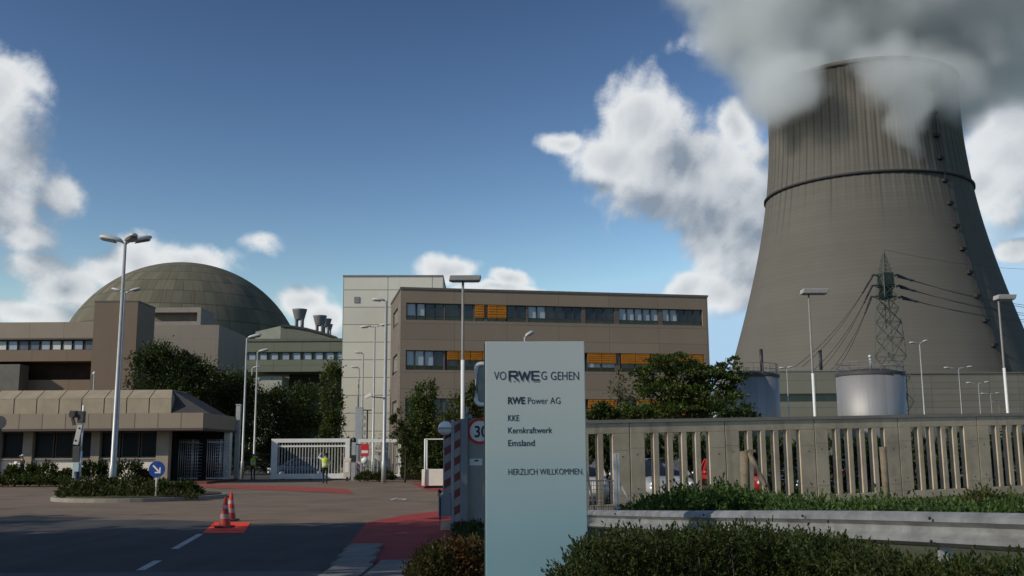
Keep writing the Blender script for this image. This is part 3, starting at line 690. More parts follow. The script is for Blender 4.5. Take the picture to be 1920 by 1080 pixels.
for px, lab in ((338, 'white bollard in front of the gatehouse porch, left of its pair'), (343, 'white bollard in front of the gatehouse porch, right of its pair')):
    b = G(px, 897); mb = MB(); mb.lathe([(.075, 0), (.075, 1.15), (.05, 1.2), (.01, 1.21)], 12); o = mb.build('bollard', white()); o.location = (b.x, 58.5 if px == 338 else 59.2, 0); tag(o, lab, 'bollard', 'white bollards by the porch')
wp = MB(); wp.box(-.14, .14, -.14, .14, 0, 4.2); wp.box(-.17, .17, -.17, .17, 4.2, 4.26); o = wp.build('gate_guide_post', polepaint()); p = P(448, 758, 67.5); o.location = (p.x, 67.5, 0); o.scale.z = p.z / 4.26
tag(o, 'tall square grey post between gatehouse and entrance drive', 'post')

# ------------------------------------------------------------------ sliding gate and fixed fence
gate = thing('sliding_gate', 'white barred sliding gate closing the entrance drive', 'gate', (-15.77, 67, 0))
x1 = P(656, 860, 67).x + 15.77; zt = P(505, 823, 67).z; zr = P(520, 836, 67).z
W_ = white()
mb = MB(); mb.box(0, x1, -.1, .1, .10, .42); mb.box(0, x1, -.1, .1, zt - .25, zt); mb.box(0, .5 * .8, -.1, .1, .42, zt - .25); mb.box(x1 - .3, x1, -.1, .1, .42, zt - .25); mb.build('frame', W_, gate, .015)
mb = MB(); n = 23
for i in range(n):
    x = .5 + (x1 - .9) * i / (n - 1); mb.box(x - .03, x + .03, -.012, .012, .42, zt - .25)
mb.build('bars', mat('bar_grey', (.40, .40, .385), .5, .08, 2), gate)
mb = MB(); mb.box(.4, x1 - .3, -.05, .05, zr - .09, zr + .02); mb.build('rail', W_, gate)
mb = MB()
for x in (.8, x1 / 2, x1 - .8): mb.tube([(x, -.06, .09), (x, .06, .09)], .09, 12)
mb.build('rollers', dark(), gate)
fx0, fx1 = P(671, 860, 67.4).x, P(752, 860, 67.4).x
ff = thing('barred_fence', 'short fixed stretch of white bars right of the sliding gate', 'fence', (fx0, 67.4, 0)); L_ = fx1 - fx0
mb = MB(); mb.box(0, L_, -.06, .06, .15, .38); mb.box(0, L_, -.06, .06, zt - .26, zt - .04); mb.box(L_ - .2, L_, -.06, .06, .38, zt - .26); mb.box(0, .15, -.06, .06, .38, zt - .26); mb.build('frame', W_, ff)
mb = MB()
for i in range(10): x = .3 + (L_ - .6) * i / 9; mb.box(x - .03, x + .03, -.012, .012, .38, zt - .26)
mb.build('bars', mat('bar_grey', (.40, .40, .385)), ff)
p = P(664, 822, 66.3)
gp = thing('gate_post', 'dark gate post with a small warning lamp and control box between gate and fence', 'post', (p.x, 66.3, 0))
mb = MB(); mb.box(-.13, .13, -.13, .13, 0, p.z - .25); mb.build('post', polepaint(), gp)
mb = MB(); mb.lathe([(.12, p.z - .25), (.14, p.z - .2), (.13, p.z - .02), (.05, p.z + .06)], 14); mb.build('lamp', dark(), gp)
mb = MB(); mb.box(-.18, .18, -.2, -.13, 1.2, 1.6); mb.box(.13, .9, -.06, .0, p.z - .42, p.z - .36); mb.build('control_box', dark(), gp)
p = G(650, 897)
ic = thing('intercom_pillar', 'beige intercom pillar with a sloped top by the gate end', 'intercom', (P(651, 890, 64).x, 64, 0))
mb = MB(); mb.box(-.22, .22, -.15, .15, .25, 1.25); mb.prism([(-.22, -.15, 1.253), (-.22, .15, 1.253), (-.22, .15, 1.42)], (.44, 0, 0)); mb.build('cabinet', mat('beige_metal', (0.55, 0.47, 0.37), .6, .06, 3), ic, .02)
mb = MB(); mb.box(-.06, .06, -.06, .06, 0, .25); mb.build('foot', dark(), ic); mb = MB(); mb.box(-.12, .12, -.165, -.15, .55, 1.15); mb.build('panel', white(), ic)
# stop board beside the gate
p = P(684, 840, 64.5); sb = thing('stop_board', 'red and white stop board on a post in front of the fixed bars', 'sign', (p.x, 64.5, 0))
mb = MB(); mb.tube([(0, .05, 0), (0, .05, p.z + .2)], .04, 8); mb.build('post', steel(), sb)
mb = MB(); mb.box(-.26, .26, -.02, .02, p.z - .5, p.z + .25); mb.build('red_plate', mat('sign_red', (0.55, 0.03, 0.03), .45, .05, 3), sb)
mb = MB(); mb.box(-.20, .20, -.03, -.021, p.z - .32, p.z - .15); mb.build('white_bar', white(), sb)
mb = MB(); mb.lathe([(.001, -.02), (.21, -.02), (.21, .02), (.001, .02)], 24, caps=False); o = mb.build('round_plate', white(), sb); o.rotation_euler = (math.pi / 2, 0, 0); o.location = (0, 0, p.z - .78)
mb = MB(); mb.box(-.5, -.3, -.02, .02, .5, 1.2); o = mb.build('striped_plate', stripes('stripe_a', (.5, .06, .05), (.6, .58, .55), .35, (1, 0, 1)), sb)

# ------------------------------------------------------------------ slotted concrete wall
wa = P(1180, 786.5, 29.5); wb = P(1830, 775.5, 33.5)
wdir = Vector((wb.x - wa.x, wb.y - wa.y, 0)); PL = wdir.length / 4; wdir.normalize(); wz = math.atan2(wdir.y, wdir.x)
slope = (wb.z - wa.z) / (PL * 4); HW = 2.72
wall = thing('slotted_wall', 'long grey concrete wall pierced by groups of five tall vertical slots', 'wall', (wa.x, wa.y, wa.z - HW), wz)
CM = concrete()
T = 0.21
for k in range(-1, 7):
    z0 = slope * PL * k; mb = MB(); x0 = PL * k + .012; L_ = PL - .024
    zs0, zs1 = z0 + .34, z0 + HW - .40
    xs = [.46 + i * .455 for i in range(5)]; sw = .285
    # sheared a little so that the coping follows the slope
    def bx(a, b, c, d, e, f_): mb.box(x0 + a, x0 + b, c, d, e, f_)
    bx(0, L_, 0, T, z0 - .6, zs0); bx(0, L_, 0, T, zs1, z0 + HW - .10)
    edges = [0] + sum([[x, x + sw] for x in xs], []) + [L_]
    for i in range(0, len(edges), 2): bx(edges[i], edges[i + 1], 0, T, zs0, zs1)
    me_v = [(v[0], v[1], v[2] + slope * (v[0] - PL * k)) for v in mb.v]; mb.v = me_v
    pn = mb.build('panel', CM, wall, .012)
    mb = MB(); mb.box(x0 - .012, x0 + L_ + .012, -.035, T + .03, z0 + HW - .097, z0 + HW); mb.v = [(v[0], v[1], v[2] + slope * (v[0] - PL * k)) for v in mb.v]
    mb.build('coping', mat('coping_concrete', (0.27, 0.235, 0.20), .9, .15, 1.5, dirt=(.1, .09, .075, .5), dscale=1.5), pn)
    mb = MB()   # form-tie holes and pour lines
    for xx in (.22, L_ - .22):
        for zz in (z0 + .75, z0 + 1.72): mb.prism([(x0 + xx + .022 * math.cos(a), -.004, zz + .022 * math.sin(a)) for a in np.linspace(0, 2 * math.pi, 9)[:-1]], (0, .02, 0))
    for zz in (z0 + .62, z0 + 1.9): mb.box(x0, x0 + .46, -.002, .01, zz, zz + .006); mb.box(x0 + L_ - .46, x0 + L_, -.002, .01, zz, zz + .006)
    mb.build('tie_holes', mat('hole_dark', (0.07, 0.06, 0.05), .95, .1, 3), pn)

# ------------------------------------------------------------------ steel tanks and the low green building behind the wall
tm = panels('tank_steel', (0.33, 0.335, 0.345), (0.22, 0.25, 0.26), .9, 0, .02, rough=.6, axis='XY', var=.16, streak=.5, spec=.6)  # vertical streaks paint the dark and bright reflections of the metal
bsdf = [n for n in tm.node_tree.nodes if n.type == 'BSDF_PRINCIPLED'][0]; bsdf.inputs['Metallic'].default_value = .5
def tank(px0, px1, pyt, Y, lab):
    a, b = P(px0, pyt, Y), P(px1, pyt, Y); R_ = (b.x - a.x) / 2; H = P((px0 + px1) / 2, pyt + 6, Y - R_).z
    t = thing('steel_tank', lab, 'tank', ((a.x + b.x) / 2, Y, 0), 0, 'steel tanks behind the wall')
    mb = MB(); mb.lathe([(R_, 0), (R_, H)], 64); mb.build('shell', tm, t)
    mb = MB(); mb.lathe([(R_ + .06, H - .25), (R_ + .1, H + .02), (R_ * .6, H + .35), (.01, H + .5)], 64, caps=False); mb.build('roof', mat('tank_roof', (.05, .05, .055), .7, .1, 1), t)
    mb = MB(); n = 20
    for i in range(n):
        a0 = 2 * math.pi * i / n; x, y = math.cos(a0) * (R_ - .1), math.sin(a0) * (R_ - .1); mb.bar((x, y, H), (x, y, H + 1.0), .05)
        a1 = 2 * math.pi * (i + 1) / n
        for h in (.5, 1.0): mb.bar((x, y, H + h), (math.cos(a1) * (R_ - .1), math.sin(a1) * (R_ - .1), H + h), .045)
    mb.build('railing', mat('rail_grey', (.16, .16, .165), .6, .1, 3, metal=.3), t)
    return t, R_, H
tk, R_, H_ = tank(1569, 1691, 690, 95, 'steel tank standing clear behind the wall, below the lattice mast')
mb = MB(); mb.tube([(-.3, -R_ * .4, H_ + .3), (-.3, -R_ * .4, H_ + 1.4)], .12); mb.sphere((-.3, -R_ * .4, H_ + 1.5), .2, 10); mb.build('vent', steel(), tk)
mb = MB(); lx = R_ + .25
for sx in (-.25, .25): mb.bar((lx, sx, 0), (lx, sx, H_ + 1.1), .07)
for i in range(28): mb.bar((lx, -.25, .3 + i * .36), (lx, .25, .3 + i * .36), .05)
mb.build('ladder', mat('rail_grey', (.16, .16, .165)), tk)
tk2, R2, H2 = tank(1340, 1458, 694, 95, 'steel tank half hidden behind the spreading tree')
mb = MB(); mb.tube([(R2 * .42, -1, H2), (R2 * .42, -1, H2 + 2.4)], .16); mb.build('vent', dark(), tk2)
GY = 150; r0, r1 = P(1440, 697, GY), P(1960, 697, GY)
gb = thing('low_utility_building', 'long low green grey building with a dark window band between the tanks', 'building', (r0.x, GY, 0))
z3, z2_, z1_ = r0.z, P(1500, 738, GY).z, P(1500, 753, GY).z
xm = P(1700, 697, GY).x - r0.x; LW = r1.x - r0.x
mb = MB(); mb.box(0, xm, 0, 10, z2_, z3); mb.box(0, xm, 0, 10, 0, z1_); mb.box(0, xm, .4, 10, z1_, z2_); mb.build('wall', panels('olive_cladding', (0.185, 0.18, 0.145), (0.11, 0.11, 0.09), 7, 2.0, .06, streak=.15), gb)
mb = MB(); mb.box(.2, xm - .2, .3, .38, z1_ + .05, z2_ - .05); mb.build('window_band', glassd(), gb)
mb = MB(); mb.box(-.1, xm, -.1, 10, z3, z3 + .2); mb.build('roof', mat('roof_edge_grey', (0.2, 0.2, 0.2)), gb)
nb = thing('noise_barrier', 'long grey panelled screen at the foot of the cooling tower', 'barrier', (P(1690, 700, 210).x, 210, 0))
zN = P(1750, 701, 210).z; mb = MB(); mb.box(0, 60, 0, 1, 0, zN); mb.build('panel', panels('screen_grey', (0.165, 0.155, 0.135), (0.09, 0.085, 0.075), 6, 1.3, .09), nb)
mb = MB(); mb.box(0, 60, -.2, 1.2, zN, zN + .3); mb.build('cap', mat('screen_cap', (0.14, 0.132, 0.115), .9, .1, 1), nb)
for px, y0, lab in ((1549, 655, 'dark vent pipe standing on the green grey building between the tanks'),):
    p = P(px, y0, GY); mb = MB(); mb.tube([(0, 3, r0.z), (0, 3, p.z)], .25, 10); mb.tube([(0, 3, p.z), (0, 3, p.z + .15)], .33, 10)
    o = mb.build('vent_pipe', dark()); o.location = (p.x, GY, 0); tag(o, lab, 'pipe')

# ------------------------------------------------------------------ lattice mast and power lines
MY = 190; mt = P(1655, 468, MY); mbx = P(1672, 700, MY)
mast = thing('lattice_mast', 'green lattice power mast in front of the cooling tower', 'pylon', (mbx.x, MY, 0), .25)
GMt = mat('mast_green', (0.075, 0.09, 0.078), .7, .15, 1)
z5, z8 = P(1660, 640, MY).z, P(1660, 512, MY).z; HT = mt.z
def half(z):
    if z < z8: return 3.2 + (1.05 - 3.2) * z / z8
    return 1.05 * max(.04, (HT - z) / (HT - z8))
mb = MB(); lv = [0, 5, 9.5, 13.5, 17, 20, 22.7, 25, 27, 29, 31]; lv = [l * z8 / 31 for l in lv]
lv += [z8 + (HT - z8) * k / 6 for k in range(1, 7)]
for i in range(len(lv) - 1):
    a, b = lv[i], lv[i + 1]; ha, hb = half(a), half(b); th = .16 if a < z8 else .1
    cs = [(-1, -1), (1, -1), (1, 1), (-1, 1)]
    for k in range(4):
        c0, c1 = cs[k], cs[(k + 1) % 4]
        mb.bar((c0[0] * ha, c0[1] * ha, a), (c0[0] * hb, c0[1] * hb, b), th)
        mb.bar((c0[0] * ha, c0[1] * ha, a), (c1[0] * hb, c1[1] * hb, b), th * .55); mb.bar((c1[0] * ha, c1[1] * ha, a), (c0[0] * hb, c0[1] * hb, b), th * .55)
        mb.bar((c0[0] * hb, c0[1] * hb, b), (c1[0] * hb, c1[1] * hb, b), th * .5)
mb.build('tower', GMt, mast)
mb = MB(); z6 = P(1660, 535, MY).z; mb.box(-1.15, 1.15, -1.15, 1.15, z6, z8 - .1); mb.box(-1.25, 1.25, -1.25, 1.25, z6 - .35, z6 - .1); mb.box(-1.0, .6, -1.0, 1.0, z6 - 2.6, z6 - .4); mb.build('platform', mat('mast_dark', (0.03, 0.045, 0.037), .8, .2, 1), mast)
arms = []
for i, py in enumerate((516, 536, 557)):
    z = P(1660, py, MY).z; mb = MB(); w = 2.6 + .35 * i
    for y in (-.5, .5): mb.bar((-w, 0, z), (0, y * 2, z + .25), .16); mb.bar((w, 0, z), (0, y * 2, z + .25), .16)
    mb.bar((-w, 0, z), (0, 0, z - .8), .12); mb.bar((w, 0, z), (0, 0, z - .8), .12)
    mb.build('crossarm', GMt, mast); arms.append((z, w))
cb = MB(); ins = MB()
base = Vector((mbx.x, MY, 0)); ca, sa = math.cos(.25), math.sin(.25)
def sag(a, b, s_, n=12): return [a.lerp(b, i / n) + Vector((0, 0, -4 * s_ * (i / n) * (1 - i / n))) for i in range(n + 1)]
wires = []
for i, (z, w) in enumerate(arms):
    aL = base + Vector((-w * ca, -w * sa, z)); aR = base + Vector((w * ca, w * sa, z))
    e1 = P((1497, 1525, 1548)[i], (688, 700, 712)[i], 160); e2 = P(1985, (582, 596, 606)[i], 225)
    for off in (-.35, .35):
        pts = sag(aL + Vector((0, off, 0)), e1 + Vector((off * 1.6, 0, 0)), 1.6); ins.tube(pts[:3], .16, 6); cb.tube(pts[2:], .05, 4)
        pts = sag(aR + Vector((0, off, 0)), e2 + Vector((0, 0, off)), 1.0); ins.tube([aR + Vector((0, off, off * .8)), pts[1]], .2, 6); cb.tube(pts[1:], .05, 4)
pts = sag(base + Vector((0, 0, HT)), P(1985, 505, 240), 1.2); cb.tube(pts, .03, 4); pts = sag(base + Vector((0, 0, HT)), P(1300, 492, 260), 1.2)
pl = thing('power_lines', 'sagging twin power cables with insulators strung from the lattice mast', 'cables', (0, 0, 0))
cb.build('cables', mat('cable_dark', (.035, .035, .035), .6, .1, 1), pl); ins.build('insulators', mat('insulator_brown', (.03, .027, .025), .35, .1, 2), pl)
gt = thing('gantry', 'low steel gantry behind the tanks where the power cables come down', 'gantry', (0, 0, 0))
pa, pb = P(1490, 690, 160), P(1556, 714, 160); mb = MB()
for x in (pa.x, pb.x): mb.bar((x, 160, 0), (x, 160, pb.z + .5), .4)
mb.bar((pa.x - 1, 160, pb.z), (pb.x + 1, 160, pb.z), .4); mb.build('frame', GMt, gt)
# ------------------------------------------------------------------ street lamps
headm = lambda: mat('lamp_head', (0.52, 0.52, 0.50), .4, .06, 4)
lensm = lambda: mat('lamp_lens', (0.10, 0.10, 0.10), .2, .2, 6)
lowm = lambda: mat('pole_white', (0.70, 0.70, 0.68), .45, .05, 2, dirt=(.35, .34, .32, .3), dscale=1.2)
LAMPG = 'street lamps on the site'
def street_lamp(px, py, Y, heads, lab, r=.075, hl=.75, arm=.25, lean=0, low=0, name='street_lamp'):
    "heads: list of (bearing in degrees from +x towards +y, tilt up)"
    p = P(px, py, Y); t = thing(name, lab, 'street lamp', (p.x, Y, 0), 0, LAMPG); H = p.z
    mb = MB(); mb.tube([(0, 0, 0), (0, 0, 1.2), (0, 0, 1.25), (0, 0, H)], [r * 1.5, r * 1.5, r * 1.15, r * .75], 10); mb.build('pole', polepaint(), t)
    if low: mb = MB(); mb.tube([(0, 0, .1), (0, 0, low)], r * 1.55, 12); mb.build('sleeve', lowm(), t)
    for (b, tilt) in heads:
        M_ = Matrix.Translation((0, 0, H)) @ Matrix.Rotation(rad(b), 4, 'Z') @ Matrix.Rotation(-rad(tilt), 4, 'Y')
        mb = MB(); mb.tube([M_ @ Vector((0, 0, -.05)), M_ @ Vector((arm + .1, 0, .02))], .04, 8); am = mb.build('arm', polepaint(), t)
        mb = MB(); w = hl * .21
        pr = [(arm, .3), (arm + hl * .15, .75), (arm + hl * .5, 1), (arm + hl * .85, .9), (arm + hl, .5)]
        rings = []
        for (x, s_) in pr:
            rings.append(len(mb.v))
            for k in range(10):
                a = math.pi * 2 * k / 10; zz = math.sin(a); mb.v.append(tuple(M_ @ Vector((x, math.cos(a) * w * s_, max(-.35, zz) * w * .75 * s_ + .03))))
        mb.smooth = True
        for i in range(len(rings) - 1):
            for k in range(10): mb.face((rings[i] + k, rings[i + 1] + k, rings[i + 1] + (k + 1) % 10, rings[i] + (k + 1) % 10))
        mb.face([rings[0] + k for k in range(10)]); mb.face([rings[-1] + k for k in range(10)][::-1])
        hd = mb.build('lamp_head', headm(), t)
        mb = MB(); mb.box(arm + hl * .3, arm + hl * .9, -w * .75, w * .75, -w * .42, -w * .2, M_); mb.build('lens', lensm(), hd)
    return t
def flat_lamp(px, py, Y, x0, x1, lab, low, r=.075):
    p = P(px, py, Y); t = thing('floodlight_mast', lab, 'street lamp', (p.x, Y, 0), 0, 'floodlight masts with flat heads'); H = p.z
    mb = MB(); mb.tube([(0, 0, 0), (0, 0, low), (0, 0, H)], [r, r, r * .8], 10); mb.build('pole', mat('pole_brown_grey', (0.23, 0.215, 0.20), .5, .1, 2), t)
    mb = MB(); mb.tube([(0, 0, .05), (0, 0, low)], r * 1.25, 12); mb.build('sleeve', lowm(), t)
    a, b = P(x0, py, Y).x - p.x, P(x1, py, Y).x - p.x
    mb = MB(); mb.prism([(a, -.28, H + .02), (a, .28, H + .02), (a + .06, .34, H + .27), (a + .06, -.34, H + .27)], (b - a, 0, 0)); hd = mb.build('lamp_head', mat('flat_head', (0.36, 0.355, 0.35), .45, .06, 3), t, .03)
    mb = MB(); mb.box(a + .12, b - .06, -.24, .24, H - .01, H + .018); mb.build('lens', lensm(), hd)
    return t
street_lamp(235, 455, 42, [(180, 12), (35, 16), (-50, 6)], 'tall three headed street lamp rising from the planted traffic island', r=.085, hl=1.0, arm=.12)
street_lamp(234, 548, 51, [(165, 14), (15, 14)], 'two headed street lamp just behind the tall one on the traffic island', r=.06, hl=.55, arm=.25)
street_lamp(463, 634, 72, [(12, 12)], 'tallest of the three lamps beyond the gatehouse, nearest the grey annex', hl=.95, arm=.08)
street_lamp(483, 660, 83, [(12, 12)], 'middle sized lamp of three beyond the gatehouse', hl=.85, arm=.08)
street_lamp(473, 690, 100, [(12, 10)], 'shortest looking lamp of three beyond the gatehouse', hl=.7, arm=.06)
L6 = street_lamp(724, 564, 60, [(180, 4)], 'tall lamp reaching left in front of the pale tower block', r=.09, hl=.75, arm=.08)
L7 = street_lamp(703, 612, 75, [(180, -4), (0, 6)], 'two headed lamp in front of the pale tower block', hl=.75, arm=.3)
street_lamp(681, 663, 80, [(180, 8)], 'small lamp leaning its head left on the pale block, taller of two', hl=.6, arm=.05)
street_lamp(673, 690, 82.5, [(180, 6)], 'small lamp low on the pale block, lower of two', hl=.6, arm=.05)
street_lamp(984, 632, 55, [(50, 25)], 'street lamp whose head peeks above the welcome sign', hl=.7, arm=.1)
flat_lamp(868, 528, 49, 842, 900, 'flat headed floodlight mast in front of the orange blinds', P(868, 675, 49).z)
flat_lamp(1516, 552, 52, 1502, 1550, 'flat headed floodlight mast between the two steel tanks', P(1524, 700, 52).z, r=.06)
flat_lamp(1872, 563, 54, 1866, 1900, 'flat headed floodlight mast at the right end of the wall', P(1886, 690, 54).z, r=.06)
street_lamp(1724, 643, 75, [(195, -2), (25, 14)], 'two headed lamp right of the free standing tank', r=.05, hl=.5, arm=.35)
street_lamp(1475, 690, 100, [(190, -2), (20, 10)], 'two headed lamp between the tanks', r=.05, hl=.6, arm=.15)
street_lamp(1797, 690, 110, [(195, -1), (15, 5)], 'nearest two headed lamp of the receding row near the ladder', r=.05, hl=.7, arm=1.1)
street_lamp(1834, 718, 140, [(190, -1), (15, 4)], 'second two headed lamp of the receding row near the ladder', r=.05, hl=.8, arm=1.0)
street_lamp(1857, 738, 172, [(190, -1), (15, 3)], 'third two headed lamp of the receding row near the ladder', r=.05, hl=.8, arm=1.0)
street_lamp(1872, 753, 205, [(190, -1), (15, 3)], 'farthest two headed lamp of the receding row near the ladder', r=.05, hl=.8, arm=.9)
p = P(177, 700, 92); t = thing('globe_lamp', 'small white globe lamp on a thin post by the brown stair tower', 'lamp', (p.x, 92, 0))
mb = MB(); mb.tube([(0, 0, 0), (0, 0, p.z)], .05); mb.build('pole', polepaint(), t); mb = MB(); mb.sphere((0, 0, p.z), .16, 12); mb.build('globe', white(), t)
# camera arm between two of the masts
p = P(697, 745, 60); t = thing('security_camera', 'white security camera on an arm fixed to the tall lamp mast', 'camera', (L6.location.x, 60, p.z))
mb = MB(); mb.bar((0, -.1, -.05), (-.75, -.1, .02), .06); mb.build('arm', dark(), t)
mb = MB(); M_ = Matrix.Translation((-.8, -.1, .05)) @ Matrix.Rotation(rad(-25), 4, 'Y'); mb.box(-.35, .1, -.1, .1, .0, .18, M_); mb.build('housing', white(), t, .02)
mb = MB(); mb.box(-.36, -.345, -.07, .07, .03, .15, M_); mb.build('lens', dark(), t)
# small equipment masts by the pale block
for px, py, Y, lab in ((674, 765, 78, 'grey equipment cabinet mast in front of the pale block'), ):
    p = P(px, py, Y); mb = MB(); mb.box(-.28, .28, -.2, .2, 0, p.z); mb.box(-.3, .3, -.22, .22, p.z, p.z + .06); o = mb.build('equipment_column', polepaint()); o.location = (p.x, Y, 0); tag(o, lab, 'column')
p = P(689, 769, 76); t = thing('signal_mast', 'slim mast with cross arm and signal lights in front of the pale block', 'mast', (p.x, 76, 0))
mb = MB(); mb.tube([(0, 0, 0), (0, 0, p.z)], .06); mb.bar((-.35, 0, p.z), (.3, 0, p.z), .08); mb.build('pole', dark(), t)
mb = MB()
for k in range(5): mb.box(-.35, -.15, -.1, .1, p.z - .7 - k * .55, p.z - .4 - k * .55)
mb.build('lights', mat('grey_box', (.3, .3, .3), .5, .2, 3), t)

# ------------------------------------------------------------------ welcome sign
pc = P(1003, 640, 12.2); ZS = pc.z
pw = (P(1096, 637, 12.2).x - P(910, 637, 12.2).x)
sg = thing('welcome_sign', 'tall pale blue grey welcome sign with dark lettering on a planted verge', 'sign', (pc.x, 12.2, 0), rad(2.2))
mb = MB(); mb.box(-pw / 2, pw / 2, 0, .13, .02, ZS)
def sign_mat():
    # the enamel itself is printed in a tint running from silver grey down to blue
    m = mat('sign_enamel', (0.40, 0.44, 0.45), .22, .03, .5, spec=.5, coat=.25, fine=.012); t = m.node_tree; N = NT(t)
    bs = [n for n in t.nodes if n.type == 'BSDF_PRINCIPLED'][0]; src = bs.inputs['Base Color'].links[0].from_socket
    Z = N.xyz(N.n('ShaderNodeTexCoord').outputs['Object'])[2]
    N.put(bs.inputs['Base Color'], N.mix(1.0, src, N.mix(N.smooth(Z, 0.1, 2.9), (.56, .87, 1.0, 1), (1, 1, 1, 1)), 'MULTIPLY')); return m
mb.build('panel', sign_mat(), sg, .008)
mb = MB(); mb.box(-pw / 2 - .014, pw / 2 + .004, .13, .30, 0, ZS - .012); mb.build('back_frame', mat('sign_dark', (0.035, 0.05, 0.06), .5, .1, 3), sg)
mb = MB(); mb.box(-pw / 2 - .15, pw / 2 + .15, -.12, .4, -.1, .02); mb.build('footing', concrete(), sg)
navy = mat('lettering_navy', (0.02, 0.025, 0.05), .5, .1, 5); navy2 = mat('lettering_slate', (0.035, 0.045, 0.07), .5, .1, 5)
def sx(px): return P(px, 700, 12.2).x - pc.x
def sz(py): return P(1003, py, 12.2).z
def lettering(txt, x0, x1, ytop, ybot, m, bold=0.0, parent=sg, y=-.004, name='lettering', conv=None):
    cu = bpy.data.curves.new('t', 'FONT'); cu.body = txt; cu.offset = bold; cu.extrude = 0.0; cu.resolution_u = 4
    o = bpy.data.objects.new('t', cu); C.objects.link(o); bpy.context.view_layer.update()
    me = bpy.data.meshes.new_from_object(o.evaluated_get(bpy.context.evaluated_depsgraph_get()))
    bpy.data.objects.remove(o); bpy.data.curves.remove(cu)
    v = np.zeros(len(me.vertices) * 3, dtype=np.float32); me.vertices.foreach_get('co', v); v = v.reshape(-1, 3)
    ref = .729   # capital height of the built-in face
    X0, X1 = v[:, 0].min(), v[:, 0].max()
    nv = np.zeros_like(v); cx = sx if conv is None else conv[0]; cz = sz if conv is None else conv[1]
    a, b = cx(x0), cx(x1); zt_, zb_ = cz(ytop), cz(ybot)
    nv[:, 0] = a + (v[:, 0] - X0) / (X1 - X0) * (b - a); nv[:, 2] = zb_ + v[:, 1] / ref * (zt_ - zb_); nv[:, 1] = y
    me.vertices.foreach_set('co', nv.reshape(-1)); me.materials.clear(); me.materials.append(m); me.update()
    o = bpy.data.objects.new(name, me); C.objects.link(o); o.parent = parent; return o
lettering('VO', 926, 949, 695.5, 712, navy2); lettering('G', 1014.5, 1025, 695.5, 712, navy2); lettering('GEHEN', 1032.5, 1085.5, 696, 712.5, navy2)
# bold wide letters R W E drawn as strokes, with short drips under them
mb = MB()
def stroke(pts, w):
    pts = [Vector((sx(955 + (a - 953.5) * .945), 0, sz(b))) for a, b in pts]
    for i in range(len(pts) - 1):
        a, b = pts[i], pts[i + 1]; d = (b - a).normalized(); n = Vector((-d.z, 0, d.x)) * w / 2; a2 = a - d * w * .35; b2 = b + d * w * .35
        q = [a2 - n, a2 + n, b2 + n, b2 - n]; yy = -.006 - .0004 * (len(mb.f) % 5)
        mb.add([(k.x, yy, k.z) for k in q], [(0, 1, 2, 3)])
w = .0215
stroke([(953.5, 697), (953.5, 712.5)], w); stroke([(953.5, 696.6), (966, 696.6), (969, 699), (969, 702), (966, 704.5), (955, 704.5)], w); stroke([(961, 705), (970, 712.5)], w)
stroke([(973, 696.5), (978.5, 712), (983.5, 698), (988.5, 712), (994, 696.5)], w * .95)
stroke([(998.5, 697), (998.5, 712)], w); stroke([(998.5, 696.6), (1012, 696.6)], w * .8); stroke([(998.5, 704.3), (1011, 704.3)], w * .75); stroke([(998.5, 712), (1012, 712)], w * .8)
mb.build('lettering', navy, sg)
mb = MB()
for a, b in ((954, 957), (962, 965), (970, 973), (979, 981), (988.5, 991), (998, 1011)):
    mb.add([(sx(a), -.005, sz(714)), (sx(b + 1), -.005, sz(714)), (sx(b), -.005, sz(716.5)), (sx(a + 1.5), -.005, sz(716.5))], [(3, 2, 1, 0)])
mb.build('drips', mat('lettering_faded', (0.16, 0.20, 0.25), .5, .1, 5), sg)
lettering('RWE', 952, 984, 744, 757, navy, .035); lettering('Power AG', 989, 1050, 744.3, 757.3, navy2)
lettering('KKE', 952, 972.5, 777.5, 789, navy, .01); lettering('Kernkraftwerk', 952, 1034, 800.5, 812, navy, .008); lettering('Emsland', 952, 1001, 824, 836, navy, .008)
lettering('HERZLICH WILLKOMMEN.', 952, 1091, 878, 890, navy2, 0.0)

# ------------------------------------------------------------------ barrier housing with striped boards, round lamp and speed sign
BYY = 23.0
bp = G(836, 992); bh = thing('barrier_housing', 'grey barrier housing with red striped boards, white globe and a speed limit plate', 'barrier', (bp.x, BYY, 0))
def bxx(px): return P(px, 900, BYY).x - bp.x
def bzz(py): return P(860, py, BYY).z
rw = stripes('stripe_b', (.17, .022, .024), (.33, .29, .285), .36, (-.6, 0, 1)); bg_ = mat('barrier_grey', (.22, .235, .26), .5, .08, 2, fine=.04, dirt=(.12, .12, .12, .3))
ztp = bzz(787)
mb = MB(); mb.box(bxx(833), bxx(846), .05, .09, .45, bzz(800)); mb.build('striped_board', rw, bh)
mb = MB(); mb.box(bxx(852), bxx(863), -.02, .02, .1, bzz(789)); mb.build('striped_board', rw, bh)
mb = MB(); mb.box(bxx(845.5), bxx(851.5), -.05, .12, 0, ztp); mb.box(bxx(830.5), bxx(833), .02, .1, .3, bzz(805)); mb.build('post', mat('post_light', (.33, .33, .36), .5, .08, 3), bh, .01)
mb = MB(); mb.box(bxx(863.5), bxx(877), -.06, .2, 0, ztp + .02); mb.build('post', bg_, bh, .012)
mb = MB(); mb.box(bxx(877.5), bxx(925), .12, .22, .12, ztp + .03); mb.build('panel', mat('barrier_panel', (.30, .29, .27), .6, .12, 1.2, dirt=(.14, .12, .10, .5)), bh)
mb = MB(); mb.sphere((bxx(834.5), 0, bzz(803)), .165, 20, 1.0); mb.build('globe', mat('globe_white', (.8, .8, .78), .25, .03, 2), bh)
mb = MB(); mb.lathe([(.168, -.02), (.172, 0), (.168, .02)], 24, caps=False); o = mb.build('globe_band', mat('post_light', (.33, .33, .36)), bh); o.location = (bxx(834.5), 0, bzz(803))
